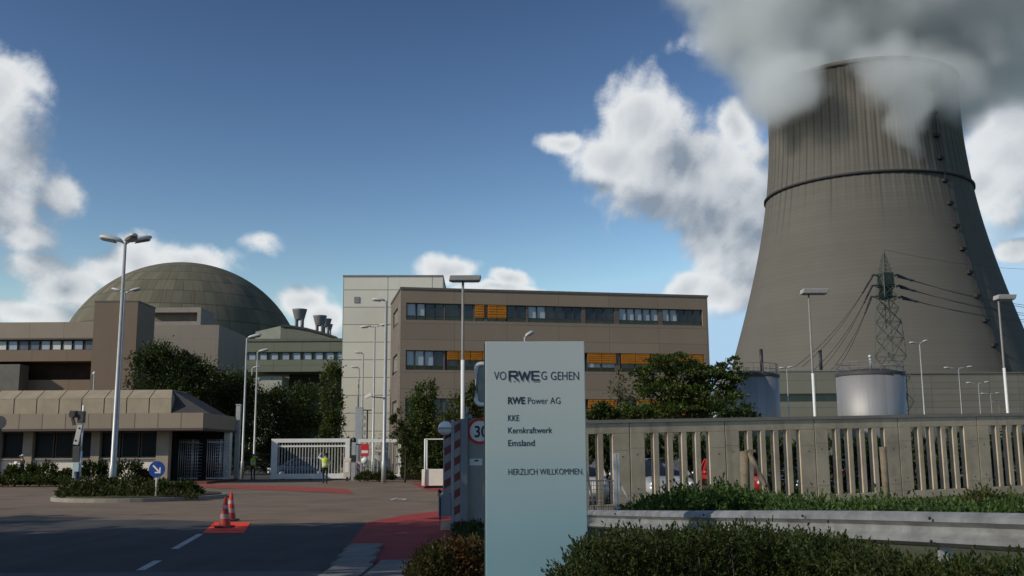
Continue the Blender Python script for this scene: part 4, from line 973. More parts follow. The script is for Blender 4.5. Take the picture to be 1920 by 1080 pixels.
mb = MB(); mb.box(bxx(823), bxx(846), -.12, .12, .28, .75); mb.box(bxx(821), bxx(825), -.1, .1, .72, .8); mb.build('motor_box', bg_, bh, .02)
mb = MB(); mb.tube([(bxx(822), 0, .85), (bxx(828), 0, .80)], .035); mb.box(bxx(825), bxx(827.5), -.14, -.12, .2, .7); mb.build('handle', dark(), bh)
mb = MB(); mb.box(bxx(828), bxx(846), -.25, .3, 0, .16); mb.build('footing', concrete(), bh)
mb = MB(); mb.bar((bxx(872), .1, ztp + .03), (bxx(884), .1, ztp + .10), .07); mb.tube([(bxx(874), .1, ztp + .05), (bxx(876), .1, ztp + .28)], .03); mb.box(bxx(875), bxx(885), .02, .2, ztp + .03, ztp + .085); mb.build('top_hinge', bg_, bh)
rr = .295; cx_, cz_ = bxx(899.5), bzz(808.5)
mb = MB(); N_ = 40
for k in range(N_):
    a0, a1 = 2 * math.pi * k / N_, 2 * math.pi * (k + 1) / N_
    q = [(cx_ + r_ * math.cos(a), .112, cz_ + r_ * math.sin(a)) for r_, a in ((rr * .78, a0), (rr, a0), (rr, a1), (rr * .78, a1))]; mb.add(q, [(0, 1, 2, 3)])
sp = mb.build('speed_plate', mat('sign_red', (0.55, 0.03, 0.03)), bh)
mb = MB(); mb.add([(cx_ + rr * .78 * math.cos(2 * math.pi * k / N_), .114, cz_ + rr * .78 * math.sin(2 * math.pi * k / N_)) for k in range(N_)], [tuple(range(N_))]); mb.build('white_disc', white(), sp)
lettering('30', 889.5, 914.5, 797.5, 819.5, navy, .02, parent=sp, y=.106, name='digits', conv=(bxx, bzz))
mb = MB(); mb.box(bxx(880), bxx(904), .105, .118, bzz(873), bzz(860)); lp = mb.build('white_label', white(), bh)
mb = MB(); mb.prism([(bxx(888), .103, bzz(866)), (bxx(891), .103, bzz(862)), (bxx(896), .103, bzz(862.5)), (bxx(898), .103, bzz(866)), (bxx(894), .103, bzz(865))], (0, -.004, 0)); mb.build('symbol', dark(), lp)
# convex traffic mirror behind the sign
mp = P(918, 720, 20); tm_ = thing('traffic_mirror', 'rounded traffic mirror with white rim half hidden behind the welcome sign', 'mirror', (mp.x, 20, 0), rad(-8))
mb = MB(); rw_, rh_ = .27, .40
def rr_pts(w, h, r, y, n=6):
    pts = []
    for cx, cz, a0 in ((w - r, h - r, 0), (-w + r, h - r, 90), (-w + r, -h + r, 180), (w - r, -h + r, 270)):
        for k in range(n + 1): a = rad(a0 + 90 * k / n); pts.append(Vector((cx + r * math.cos(a), y, cz + r * math.sin(a) + mp.z)))
    return pts
pts = rr_pts(rw_, rh_, .1, 0); mb.tube(pts + [pts[0], pts[1]], .045, 8); mb.build('rim', mat('globe_white', (.8, .8, .78)), tm_)
mb = MB(); mb.prism(rr_pts(rw_, rh_, .1, .02), (0, .05, 0)); mb.build('glass', mat('mirror_glass', (.10, .11, .11), .12, .2, 1, metal=.4), tm_)
mb = MB(); mb.tube([(0, .1, 0), (0, .1, mp.z + .2)], .04); mb.build('post', steel(), tm_)

# ------------------------------------------------------------------ guard rail
grp = [P(1095, 956, 18.2), P(1250, 957.5, 14.6), P(1430, 957, 12.0), P(1620, 957.5, 10.2), P(1920, 962, 8.4), P(2400, 975, 6.4)]
rail = thing('guard_rail', 'galvanised steel guard rail running along the verge behind the hedge', 'guard rail', (0, 0, 0))
prof = [(0.0, 0.0), (0.035, -.012), (.085, -.045), (.085, -.085), (.005, -.13), (.005, -.18), (.085, -.225), (.085, -.265), (.035, -.298), (0.0, -.31)]
# smooth the line
path = []
for i in range(len(grp) - 1):
    for k in range(8): path.append(grp[i].lerp(grp[i + 1], k / 8))
path.append(grp[-1])
for _ in range(6): path = [path[0]] + [(path[i - 1] + path[i] * 2 + path[i + 1]) / 4 for i in range(1, len(path) - 1)] + [path[-1]]
mb = MB(); mb.smooth = False; npf = len(prof)
for i, p in enumerate(path):
    d = (path[min(i + 1, len(path) - 1)] - path[max(0, i - 1)]); d.z = 0; d.normalize(); nrm = Vector((d.y, -d.x, 0))
    if nrm.dot(EYE - p) < 0: nrm = -nrm
    for (o_, z) in prof: mb.v.append(tuple(p + nrm * o_ + Vector((0, 0, z))))
for i in range(len(path) - 1):
    for k in range(npf - 1): mb.face((i * npf + k, i * npf + k + 1, (i + 1) * npf + k + 1, (i + 1) * npf + k))
o = mb.build('beam', mat('rail_steel', (.36, .37, .38), .5, .2, 4, metal=.55, fine=.14, dirt=(.16, .15, .14, .6), dscale=3.5, streak=.35), rail)
sol = o.modifiers.new('gauge', 'SOLIDIFY'); sol.thickness = .006
for px, Y in ((1175, 16.3), (1320, 13.4), (1500, 11.2), (1762, 9.25), (2150, 7.3)):
    q = min(path, key=lambda v: abs(v.y - Y)); mb = MB(); zg = verge_z(q.x, q.y)
    mb.box(q.x + .02, q.x + .13, q.y + .03, q.y + .09, zg - .3, q.z - .02); mb.box(q.x + .0, q.x + .15, q.y - .01, q.y + .03, q.z - .28, q.z - .08)
    po = mb.build('post', steel(), rail)
    mb = MB()
    for dx in (-.1, .22):
        for zz in (-.05, -.25): mb.sphere((q.x + dx, q.y - .09, q.z + zz), .016, 8)
    mb.build('bolts', dark(), po)

# ------------------------------------------------------------------ stakes and posts in front of the wall
wood = lambda: mat('weathered_wood', (.17, .14, .095), .9, .25, 4, fine=.2, bump=.4)
p = P(1394, 846, 27); q = P(1449, 937, 26.3)
st = thing('braced_timber_post', 'weathered timber post with a slanting brace in front of the wall', 'post', (p.x, 27, 0))
mb = MB(); mb.tube([(0, 0, -.3), (.02, 0, p.z - .0)], [.13, .12], 10); mb.build('post', wood(), st)
mb = MB(); mb.tube([(.12, -.05, p.z - .02), (q.x - p.x + .1, -.7, q.z - .25)], .065, 8); mb.build('brace', wood(), st)
mb = MB(); mb.box(.05, .3, -.12, .06, p.z - .03, p.z + .04); mb.build('cap', wood(), st)
p = P(1657, 838, 29); mb = MB(); mb.tube([(0, 0, -.3), (-.03, 0, p.z)], [.10, .095], 10); o = mb.build('timber_post', wood()); o.location = (p.x, 29, 0); tag(o, 'plain timber post leaning against the middle of the slotted wall', 'post')
p = P(1155, 850, 26); mf = thing('mesh_fence', 'broken wire mesh fence with steel end post beside the welcome sign', 'fence', (p.x, 26, 0))
mb = MB(); mb.box(-.075, .0, -.05, .05, -.2, p.z); mb.box(.02, .075, -.05, .05, -.2, p.z); mb.build('post', steel(), mf)
mb = MB(); mb.bar((.08, 0, .9), (.55, -.1, -.1), .04); mb.build('brace', steel(), mf)
mb = MB()
for k in range(26): x = -.1 - k * .06; mb.bar((x, 0, -.1), (x, 0, .95), .012)
for k in range(10): mb.bar((-.08, 0, .0 + k * .105), (-1.65, 0, .0 + k * .105), .012)
mb.bar((-.08, 0, .96), (-1.65, 0, .96), .03); mb.bar((-.5, 0, -.1), (-.75, 0, 1.2), .05); mb.build('wire_mesh', mat('rail_grey', (.16, .16, .165)), mf)

# ------------------------------------------------------------------ traffic island furniture
IZ = 40.0
c0 = G(100, 934); c1 = G(374, 934)
icx, icy, irx, iry = -14.6, 40.6, 3.2, 3.6
def island_ring(f, z): return [(icx + irx * f * math.cos(a), icy + iry * f * math.sin(a), z) for a in np.linspace(0, 2 * math.pi, 49)[:-1]]
mb = MB(); mb.prism(island_ring(1, -.02), (0, 0, .15)); tag(mb.build('traffic_island', mat('island_kerb', (.27, .25, .22), .9, .12, 2, fine=.1)), kind='structure')
mb = MB(); mb.prism(island_ring(.93, .12), (0, 0, .05)); tag(mb.build('island_soil', mat('verge_soil', (0.07, 0.065, 0.03))), kind='structure')
p = P(294, 880, 37.9); ks = thing('direction_sign', 'round blue keep right sign with white arrow on the traffic island', 'sign', (p.x, 37.9, .1))
mb = MB(); mb.tube([(0, .04, 0), (0, .04, p.z + .2)], .035); mb.build('post', white(), ks)
def disc(r, y, cz, n=36): return [(r * math.cos(2 * math.pi * k / n), y, cz + r * math.sin(2 * math.pi * k / n)) for k in range(n)]
mb = MB(); mb.prism(disc(.30, 0, p.z - .1), (0, .02, 0)); mb.cur = 0; pl_ = mb.build('plate', mat('sign_blue', (.015, .06, .28), .4, .06, 3), ks)
mb = MB(); zc = p.z - .1; ang = rad(-45)
def rot(x, z): return (x * math.cos(ang) - z * math.sin(ang), -.004, zc + x * math.sin(ang) + z * math.cos(ang))
mb.add([rot(-.2, -.03), rot(.12, -.03), rot(.12, .03), rot(-.2, .03)], [(0, 1, 2, 3)]); mb.add([rot(.2, 0), rot(.05, .15), rot(.02, .11), rot(.12, 0), rot(.02, -.11), rot(.05, -.15)], [(0, 1, 2, 3), (0, 3, 4, 5)])
mb.build('arrow', white(), pl_)
# card reader and barrier drive column with signal on the island
p = P(157, 760, 39.5); cr = thing('barrier_column', 'entry column with a pale slanted panel, dark signal head and a raised boom stub', 'barrier', (p.x, 39.5, .1))
def cx2(px): return P(px, 850, 39.5).x - p.x
def cz2(py): return P(157, py, 39.5).z - .1
mb = MB(); mb.tube([(0, 0, cz2(800)), (0, 0, p.z - .1)], .05, 8); mb.tube([(0, 0.02, cz2(895)), (0, 0.02, cz2(846))], .055, 8); mb.tube([(-.02, .05, cz2(846)), (0, .03, cz2(800))], .035, 8); mb.build('pole', mat('globe_white', (.8, .8, .78)), cr)
mb = MB(); mb.box(cx2(143), cx2(154), -.1, .12, cz2(793), cz2(771)); mb.box(cx2(128), cx2(140), -.12, .1, cz2(783), cz2(770)); mb.tube([(cx2(134), -.2, cz2(777)), (cx2(134), -.05, cz2(777))], .12, 12); mb.bar((cx2(132), 0, cz2(784)), (cx2(136), 0, cz2(797)), .1); mb.build('signal_head', mat('dark_grey_box', (.06, .062, .065), .5, .15, 4), cr)
mb = MB(); mb.prism([(cx2(143), -.05, cz2(797)), (cx2(152), -.05, cz2(797)), (cx2(146), -.05, cz2(834)), (cx2(137), -.05, cz2(833))], (0, .12, 0)); f = mb.build('slanted_panel', mat('panel_grey', (.5, .5, .48), .5, .06, 3), cr)
mb = MB(); mb.tube([(cx2(147), -.06, cz2(803)), (cx2(147), -.04, cz2(803))], .04, 10); mb.tube([(cx2(141.5), -.06, cz2(826)), (cx2(141.5), -.04, cz2(826))], .04, 10); mb.build('buttons', dark(), f)
mb = MB(); mb.box(cx2(138), cx2(150), -.08, .12, cz2(866), cz2(836)); mb.build('housing', mat('dark_grey_box', (.06, .062, .065)), cr)
mb = MB(); mb.box(cx2(140), cx2(151), -.1, .1, cz2(896), cz2(867)); mb.build('lower_housing', mat('pale_teal', (.42, .55, .56), .4, .05, 3), cr)
mb = MB(); mb.tube([(cx2(147), -.05, 0), (cx2(147), -.05, cz2(884))], .1, 10); mb.build('foot', mat('navy_foot', (.03, .04, .07), .5, .1, 3), cr)
mb = MB(); mb.tube([(cx2(148), -.06, 0), (cx2(148), -.06, .16)], .11, 10); mb.build('base_ring', white(), cr)
# sign back cut by the left edge
p = P(-1, 792, 33); rs = thing('round_sign', 'back of a round traffic sign on a dark post at the picture edge', 'sign', (p.x, 33, 0))
mb = MB(); mb.tube([(0, .05, 0), (0, .05, p.z)], .06); mb.build('post', mat('dark_teal_metal', (.05, .075, .085), .5, .1, 3), rs)
mb = MB(); mb.prism(disc(.21, 0, p.z), (0, .03, 0)); mb.build('plate', mat('sign_back', (.06, .062, .075), .5, .1, 3), rs)

# ------------------------------------------------------------------ cones
def cone(loc, lab, tilt=0):
    t = thing('traffic_cone', lab, 'cone', loc, 0, 'traffic cones on the orange patch')
    mb = MB(); mb.box(-.19, .19, -.19, .19, 0, .035); mb.build('base', mat('cone_black', (.03, .022, .02), .7, .2, 4), t, .01)
    H = .66; r0, r1 = .135, .03
    def rr(z): return r0 + (r1 - r0) * z / H
    mb = MB(); mb.lathe([(rr(0), .035), (rr(H), H + .035), (.01, H + .04)], 24, caps=False); mb.build('body', mat('cone_red', (.50, .045, .025), .55, .12, 5), t)
    for a, b in ((.16, .27), (.38, .47)):
        mb = MB(); mb.lathe([(rr(a) + .003, a + .035), (rr(b) + .003, b + .035)], 24, caps=False); mb.build('band', mat('cone_white', (.42, .30, .28), .5, .08, 5), t)
    return t
c = G(421, 989); cone((c.x, c.y, .004), 'nearer striped traffic cone on the orange painted patch')
c = G(432, 976); cone((c.x, c.y, .004), 'farther striped traffic cone at the back of the orange patch')
# planter box with pole frame
p = G(812, 914); pb_ = thing('white_container', 'white box container with a thin pole frame beside the barrier housing', 'container', (p.x - .55, 50, 0))
def px2(px): return P(px, 880, 50).x - (p.x - .55)
def pz2(py): return P(812, py, 50).z
mb = MB(); mb.box(px2(791), px2(845), 0, 1.2, .12, pz2(880)); mb.build('box', mat('cream_render', (0.75, 0.70, 0.60)), pb_, .02)
mb = MB(); mb.box(px2(795), px2(845), .1, 1.1, 0, .12); mb.build('feet', dark(), pb_)
mb = MB(); x0, x1, zt_ = px2(797), px2(842), pz2(823)
for x, y in ((x0, 0), (x0, 1.1), (x1, 0), (x1, 1.1)): mb.tube([(x, y - .05, .1), (x, y - .05, zt_)], .045 if y == 0 else .03)
mb.bar((x0, -.05, zt_), (x1, -.05, zt_), .04); mb.bar((x0, 1.05, zt_), (x1, 1.05, zt_), .04); mb.bar((x0, -.05, zt_), (x0, 1.05, zt_), .04); mb.build('pole_frame', white(), pb_)
# ------------------------------------------------------------------ people
def skin_body(name, J, E, R, mats, assign, parent):
    "one continuous skinned body; assign(nearest joint name, co) -> material slot"
    names = list(J); me = bpy.data.meshes.new('sk'); me.from_pydata([J[n] for n in names], [(names.index(a), names.index(b)) for a, b in E], [])
    o = bpy.data.objects.new('sk', me); C.objects.link(o); md = o.modifiers.new('s', 'SKIN'); md.use_smooth_shade = True
    for i, n in enumerate(names):
        r = R[n]; me.skin_vertices[0].data[i].radius = r if isinstance(r, tuple) else (r, r)
    me.skin_vertices[0].data[names.index('pelvis')].use_root = True
    ss = o.modifiers.new('d', 'SUBSURF'); ss.levels = ss.render_levels = 1
    bpy.context.view_layer.update()
    m2 = bpy.data.meshes.new_from_object(o.evaluated_get(bpy.context.evaluated_depsgraph_get())); bpy.data.objects.remove(o)
    m2.materials.clear()
    for m in mats: m2.materials.append(m)
    seg = [(Vector(J[a]), Vector(J[b]), a, b) for a, b in E]
    for p in m2.polygons:
        c = p.center; best = None
        for a, b, na, nb in seg:
            t = max(0, min(1, (c - a).dot(b - a) / max(1e-6, (b - a).length_squared))); dd = (a.lerp(b, t) - c).length
            if best is None or dd < best[0]: best = (dd, na, nb, t)
        p.material_index = assign(best[1], best[2], best[3], c); p.use_smooth = True
    m2.name = name; b = bpy.data.objects.new(name, m2); C.objects.link(b); b.parent = parent; return b
def person(loc, rz, lab, pose, shirt, trousers, vest=None, hair=(.03, .022, .016), cap=None, scale=1.0):
    t = thing('person', lab, 'person', loc, rz); t.scale = (scale,) * 3
    J = {'pelvis': (0, 0, .95), 'waist': (0, .01, 1.08), 'chest': (0, .0, 1.30), 'neckb': (0, .0, 1.46), 'neck': (0, .02, 1.53), 'head': (0, .045, 1.63), 'crown': (0, .03, 1.72), 'nose': (0, .125, 1.615)}
    R = {'pelvis': (.16, .115), 'waist': (.145, .105), 'chest': (.165, .115), 'neckb': (.085, .07), 'neck': .055, 'head': (.078, .092), 'crown': (.06, .072), 'nose': .014}
    E = [('pelvis', 'waist'), ('waist', 'chest'), ('chest', 'neckb'), ('neckb', 'neck'), ('neck', 'head'), ('head', 'crown'), ('head', 'nose')]
    for s, n in ((-1, 'l'), (1, 'r')):
        sh = (s * .185, 0, 1.42); el, wr, hd = [Vector(v) for v in pose[n + 'arm']]
        kn, an, toe = pose[n + 'leg']
        J.update({n + 'sh': sh, n + 'el': tuple(el), n + 'wr': tuple(wr), n + 'palm': tuple(wr.lerp(hd, .5)), n + 'hip': (s * .095, 0, .90), n + 'kn': kn, n + 'an': an, n + 'toe': toe,
                  n + 'heel': (an[0], an[1] - .05, an[2] - .045)})
        R.update({n + 'sh': .062, n + 'el': .045, n + 'wr': .03, n + 'palm': (.04, .02), n + 'hip': .095, n + 'kn': .06, n + 'an': .042, n + 'toe': (.04, .025), n + 'heel': .038})
        E += [('chest', n + 'sh'), (n + 'sh', n + 'el'), (n + 'el', n + 'wr'), (n + 'wr', n + 'palm'), ('pelvis', n + 'hip'), (n + 'hip', n + 'kn'), (n + 'kn', n + 'an'), (n + 'an', n + 'toe'), (n + 'an', n + 'heel')]
        d = (hd - wr).normalized(); side = d.cross(Vector((.3, 1, .2))).normalized(); nrm = side.cross(d)
        for k, (off, ln) in enumerate(((-.033, .07), (-.011, .082), (.011, .077), (.032, .06), (.05, .03))):
            b = wr + d * (.085 if k < 4 else .035) + side * off; m_ = b + d * ln * .55; e = b + d * ln + nrm * .025
            J[n + 'f%da' % k] = tuple(b); J[n + 'f%db' % k] = tuple(m_); J[n + 'f%dc' % k] = tuple(e)
            R.update({n + 'f%da' % k: .0095, n + 'f%db' % k: .009, n + 'f%dc' % k: .007})
            E += [(n + 'palm', n + 'f%da' % k), (n + 'f%da' % k, n + 'f%db' % k), (n + 'f%db' % k, n + 'f%dc' % k)]
    skin = mat('skin', (.42, .25, .17), .55, .08, 6); shoe = mat('shoe_dark', (.02, .02, .02), .6, .1, 4)
    def assign(a, b, u, c):
        if b in ('neck', 'head', 'crown', 'nose') : return 0
        for n in 'lr':
            if b.startswith(n) and (b[1:] in ('palm',) or b[1:2] == 'f'): return 0
            if b in (n + 'toe', n + 'heel'): return 3
            if b in (n + 'kn', n + 'an', n + 'hip'): return 2
        if c.z < .99: return 2
        return 1
    skin_body('body', J, E, R, [skin, shirt, trousers, shoe], assign, t)
    mb = MB(); mb.smooth = True   # hair or cap follows the back of the skull
    n1, n2 = 9, 18; hc = Vector((0, .025, 1.665))
    for i in range(n1):
        th = math.pi * .62 * i / (n1 - 1)
        for k in range(n2):
            a = 2 * math.pi * k / n2; lim = .72 if math.sin(a) > .2 else 1.0; q = th * lim
            mb.v.append(tuple(hc + Vector((.088 * math.sin(q) * math.cos(a), .103 * math.sin(q) * math.sin(a), .102 * math.cos(q)))))
    for i in range(n1 - 1):
        for k in range(n2): mb.face((i * n2 + k, (i + 1) * n2 + k, (i + 1) * n2 + (k + 1) % n2, i * n2 + (k + 1) % n2))
    if cap:
        mb.prism([(-.07, .10, 1.69), (.07, .10, 1.69), (.05, .2, 1.67), (-.05, .2, 1.67)], (0, 0, .012)); mb.build('cap', cap, t)
    else: mb.build('hair', mat('hair_dark', hair, .6, .2, 20), t)
    mb = MB()
    for s in (-1, 1): mb.sphere((s * .032, .128, 1.64), .011, 8)
    mb.build('eyes', dark(), t)
    if vest:
        mb = MB(); mb.smooth = True; secs = [(.93, .195, .15), (1.05, .185, .145), (1.2, .20, .15), (1.33, .21, .155), (1.43, .19, .13), (1.475, .12, .10)]
        n = 24
        for (z, rx, ry) in secs:
            for k in range(n): a = 2 * math.pi * k / n; mb.v.append((rx * math.cos(a), ry * math.sin(a) + .005, z))
        for i in range(len(secs) - 1):
            for k in range(n):
                mb.cur = 1 if i in (1,) else 0
                mb.face((i * n + k, i * n + (k + 1) % n, (i + 1) * n + (k + 1) % n, (i + 1) * n + k))
        o = mb.build('vest', [vest, mat('reflective_tape', (.62, .62, .60), .35, .05, 5)], t)
        sd = o.modifiers.new('th', 'SOLIDIFY'); sd.thickness = .012
    return t
hiviz = mat('hiviz_yellow', (.50, .62, .04), .7, .08, 6)
navyc = mat('trouser_navy', (.015, .017, .025), .85, .2, 8); shirtw = mat('shirt_white', (.62, .62, .6), .8, .08, 8); darkc = mat('jacket_dark', (.02, .02, .024), .85, .2, 8)
stand = lambda: {'lleg': ((-.10, .01, .50), (-.105, -.02, .085), (-.13, .14, .03)), 'rleg': ((.10, .01, .50), (.105, -.02, .085), (.13, .14, .03))}
p1 = stand(); p1['lleg'] = ((-.09, .07, .50), (-.10, .02, .085), (-.13, .18, .03)); p1['rleg'] = ((.10, -.03, .50), (.10, -.12, .085), (.12, .04, .03))
p1['larm'] = ((-.40, .06, 1.50), (-.27, .14, 1.70), (-.16, .16, 1.76)); p1['rarm'] = ((.30, .10, 1.16), (.20, .34, 1.22), (.12, .46, 1.30))
a = G(609, 907); person((a.x, a.y, -.01), rad(8), 'person in yellow vest and white shirt at the sliding gate, arm raised to the head', p1, shirtw, navyc, hiviz, scale=.99)
p2 = stand(); p2['larm'] = ((-.27, -.03, 1.15), (-.25, .08, .92), (-.23, .14, .78)); p2['rarm'] = ((.27, -.03, 1.15), (.25, .08, .92), (.23, .14, .78))
a = P(475, 870, 69); person((a.x, 69, -.01), rad(165), 'person in yellow vest and dark clothes standing in the gap left of the gate', p2, darkc, navyc, hiviz, scale=.98)
p3 = stand(); p3['larm'] = ((-.28, .05, 1.18), (-.18, .28, 1.16), (-.10, .38, 1.2)); p3['rarm'] = ((.27, -.03, 1.15), (.25, .08, .92), (.23, .14, .78))
a = P(42, 870, 59); person((a.x, 59, -.01), rad(140), 'person in dark clothes and a white cap in front of the gatehouse windows', p3, darkc, navyc, None, cap=mat('cap_white', (.7, .7, .68), .7, .05, 5), scale=1.0)
b_ = MB(); b_.box(-.17, .17, -.02, .02, 0, .24); o = b_.build('paper_sheet', white()); M0 = Matrix.Rotation(rad(140), 4, 'Z'); q_ = M0 @ Vector((-.10, .42, 1.12)); o.location = (a.x + q_.x, 59 + q_.y, q_.z); o.rotation_euler = (0, 0, rad(140)); tag(o, 'white sheet held by the person in the white cap', 'paper')

# ------------------------------------------------------------------ cars
def car(loc, rz, paint, lab, grp='cars parked inside the site'):
    t = thing('parked_car', lab, 'car', loc, rz, grp)
    def loft(st, n=14):
        mb = MB(); mb.smooth = True; rings = []
        for (x, z0, z1, w) in st:
            rings.append(len(mb.v)); c, h = (z0 + z1) / 2, (z1 - z0) / 2
            for k in range(n):
                a = 2 * math.pi * k / n; ca, sa = math.cos(a), math.sin(a); e = .45
                mb.v.append((x, w * math.copysign(abs(ca) ** e, ca), c + h * math.copysign(abs(sa) ** e, sa)))
        for i in range(len(rings) - 1):
            for k in range(n): mb.face((rings[i] + k, rings[i] + (k + 1) % n, rings[i + 1] + (k + 1) % n, rings[i + 1] + k))
        mb.face([rings[0] + k for k in range(n)][::-1]); mb.face([rings[-1] + k for k in range(n)]); return mb
    loft([(-2.12, .42, .72, .70), (-2.05, .30, .90, .82), (-1.5, .22, .98, .88), (-.4, .20, .95, .89), (.8, .20, .94, .89), (1.3, .22, .88, .87), (1.9, .27, .74, .82), (2.12, .36, .62, .66)]).build('body', paint, t)
    lo, hi = [(-1.95, .72), (-1.0, .8), (.4, .8), (1.05, .74)], [(-1.35, .58), (-.7, .62), (.0, .62), (.25, .58)]
    g = MB(); g.smooth = True
    for (x, w), (x2, w2) in zip(lo, hi):
        g.v += [(x, -w, .92), (x2, -w2, 1.40), (x2, w2, 1.40), (x, w, .92)]
    for i in range(3):
        b = i * 4
        for k in range(3): g.face((b + k, b + k + 1, b + 4 + k + 1, b + 4 + k))
    g.face((3, 2, 1, 0)); g.face((12, 13, 14, 15)); g.build('windows', glassd(), t)
    r = MB(); r.smooth = True
    pr = [(-1.5, .56), (-1.2, .6), (-.2, .62), (.2, .59)]
    for (x, w) in pr: r.v += [(x, -w, 1.385), (x, -w * .6, 1.45), (x, w * .6, 1.45), (x, w, 1.385)]
    for i in range(3):
        b = i * 4
        for k in range(3): r.face((b + k, b + k + 1, b + 5 + k, b + 4 + k))
    r.build('roof', paint, t)
    pm = MB()
    for s in (-1, 1):
        for (xa, xb, w) in ((-1.97, -1.38, .73), (-.75, -.72, .80), (1.07, .22, .745)): pm.bar((xa, s * w, .92), (xb, s * (w - .15), 1.41), .06)
    pm.build('pillars', paint, t)
    for x in (-1.3, 1.32):
        for s in (-1, 1):
            wmb = MB(); wmb.lathe([(.2, -.1), (.31, -.1), (.325, -.06), (.325, .06), (.31, .1), (.2, .1)], 20); wh = wmb.build('wheel', mat('tyre', (.018, .018, .018), .85, .15, 4), t); wh.location = (x, s * .80, .325); wh.rotation_euler = (math.pi / 2, 0, 0)
            wmb = MB(); wmb.lathe([(.01, s * -.1), (.19, s * -.11), (.2, s * -.09)], 20, caps=False); wmb.build('rim', steel(), wh)
    for s in (-1, 1):
        h = MB(); h.smooth = True; h.sphere((1.98, s * .60, .66), .13, 10, .7); h.build('headlight', mat('headlight', (.6, .62, .64), .1, .05, 4), t)
        h = MB(); h.box(-2.1, -2.0, s * .62 - .12, s * .62 + .12, .70, .86); h.build('tail_light', mat('tail_red', (.35, .01, .01), .3, .05, 4), t)
        h = MB(); h.smooth = True; h.sphere((.75, s * .95, .98), .09, 8, .8); h.build('mirror', paint, t)
    h = MB(); h.box(2.06, 2.13, -.26, .26, .40, .51); h.build('number_plate', white(), t)
    h = MB(); h.box(2.0, 2.11, -.45, .45, .54, .62); h.build('grille', dark(), t)
    return t
def paintm(n, c): return mat(n, c, .28, .04, 1, coat=.6, spec=.5)
a = P(560, 880, 73); car((a.x, 73, 0), rad(202), paintm('paint_blue', (.035, .055, .11)), 'dark blue car waiting behind the sliding gate')
kit = [((2.2, 33.4), 93, 'paint_white', (.62, .62, .60), 'white car seen through the leftmost wall slots'), ((4.9, 34.2), 88, 'paint_silver', (.35, .36, .38), 'silver car seen through the second group of wall slots'),
       ((7.4, 35.2), 91, 'paint_red', (.50, .03, .02), 'red car seen through the last slot of the second group'), ((10.0, 36.2), 88, 'paint_black', (.02, .02, .025), 'black car seen through the third group of wall slots'),
       ((12.6, 37), 92, 'paint_maroon', (.16, .02, .025), 'maroon car at the end of the row behind the wall')]
for (x, y), r, n, c, lab in kit: car((x, y, 0), rad(-r), paintm(n, c), lab)

# ------------------------------------------------------------------ trees and shrubs
bark = lambda: mat('bark', (.06, .05, .038), .95, .3, 5, bump=.6)
LM = {'dark': leafmat('leaf_dark', (.018, .033, .008), (.052, .078, .016)), 'mid': leafmat('leaf_mid', (.030, .052, .010), (.085, .115, .023)), 'olive': leafmat('leaf_olive', (.035, .05, .012), (.085, .10, .026), (.08, .055, .02)),
      'bright': leafmat('leaf_bright', (.03, .065, .012), (.075, .125, .03)), 'rust': leafmat('leaf_rust', (.03, .038, .012), (.09, .07, .022), (.10, .04, .018)), 'juniper': leafmat('leaf_juniper', (.018, .034, .008), (.05, .072, .015), (.062, .062, .016))}
def crown_points(clumps, n, rng, ncl=26, sp=.22, flat=1.0):
    "clumps: (x,y,z,rx,ry,rz) relative; leaves gather in sub-clusters so that the crown has gaps and lumps"
    vol = np.array([c[3] * c[4] * c[5] for c in clumps]) ** .75; vol /= vol.sum(); pts = []; dr = []
    for c, w in zip(clumps, vol):
        m = max(12, int(n * w)); k = max(4, int(ncl * len(clumps) * w))
        d = rng.normal(size=(k, 3)); d /= np.linalg.norm(d, axis=1)[:, None]
        ctr = d * (rng.uniform(.25, 1, k) ** .45)[:, None]
        idx = rng.integers(0, k, m); s = sp * rng.uniform(.5, 1.4, k)
        off = rng.normal(size=(m, 3)) * s[idx][:, None]; off[:, 2] *= flat
        q = ctr[idx] + off; R_ = np.array(c[3:6]); pts.append(np.array(c[:3]) + q * R_); dr.append(q + rng.normal(size=(m, 3)) * .6 + np.array([0, 0, .1]))
    return np.concatenate(pts), np.concatenate(dr)
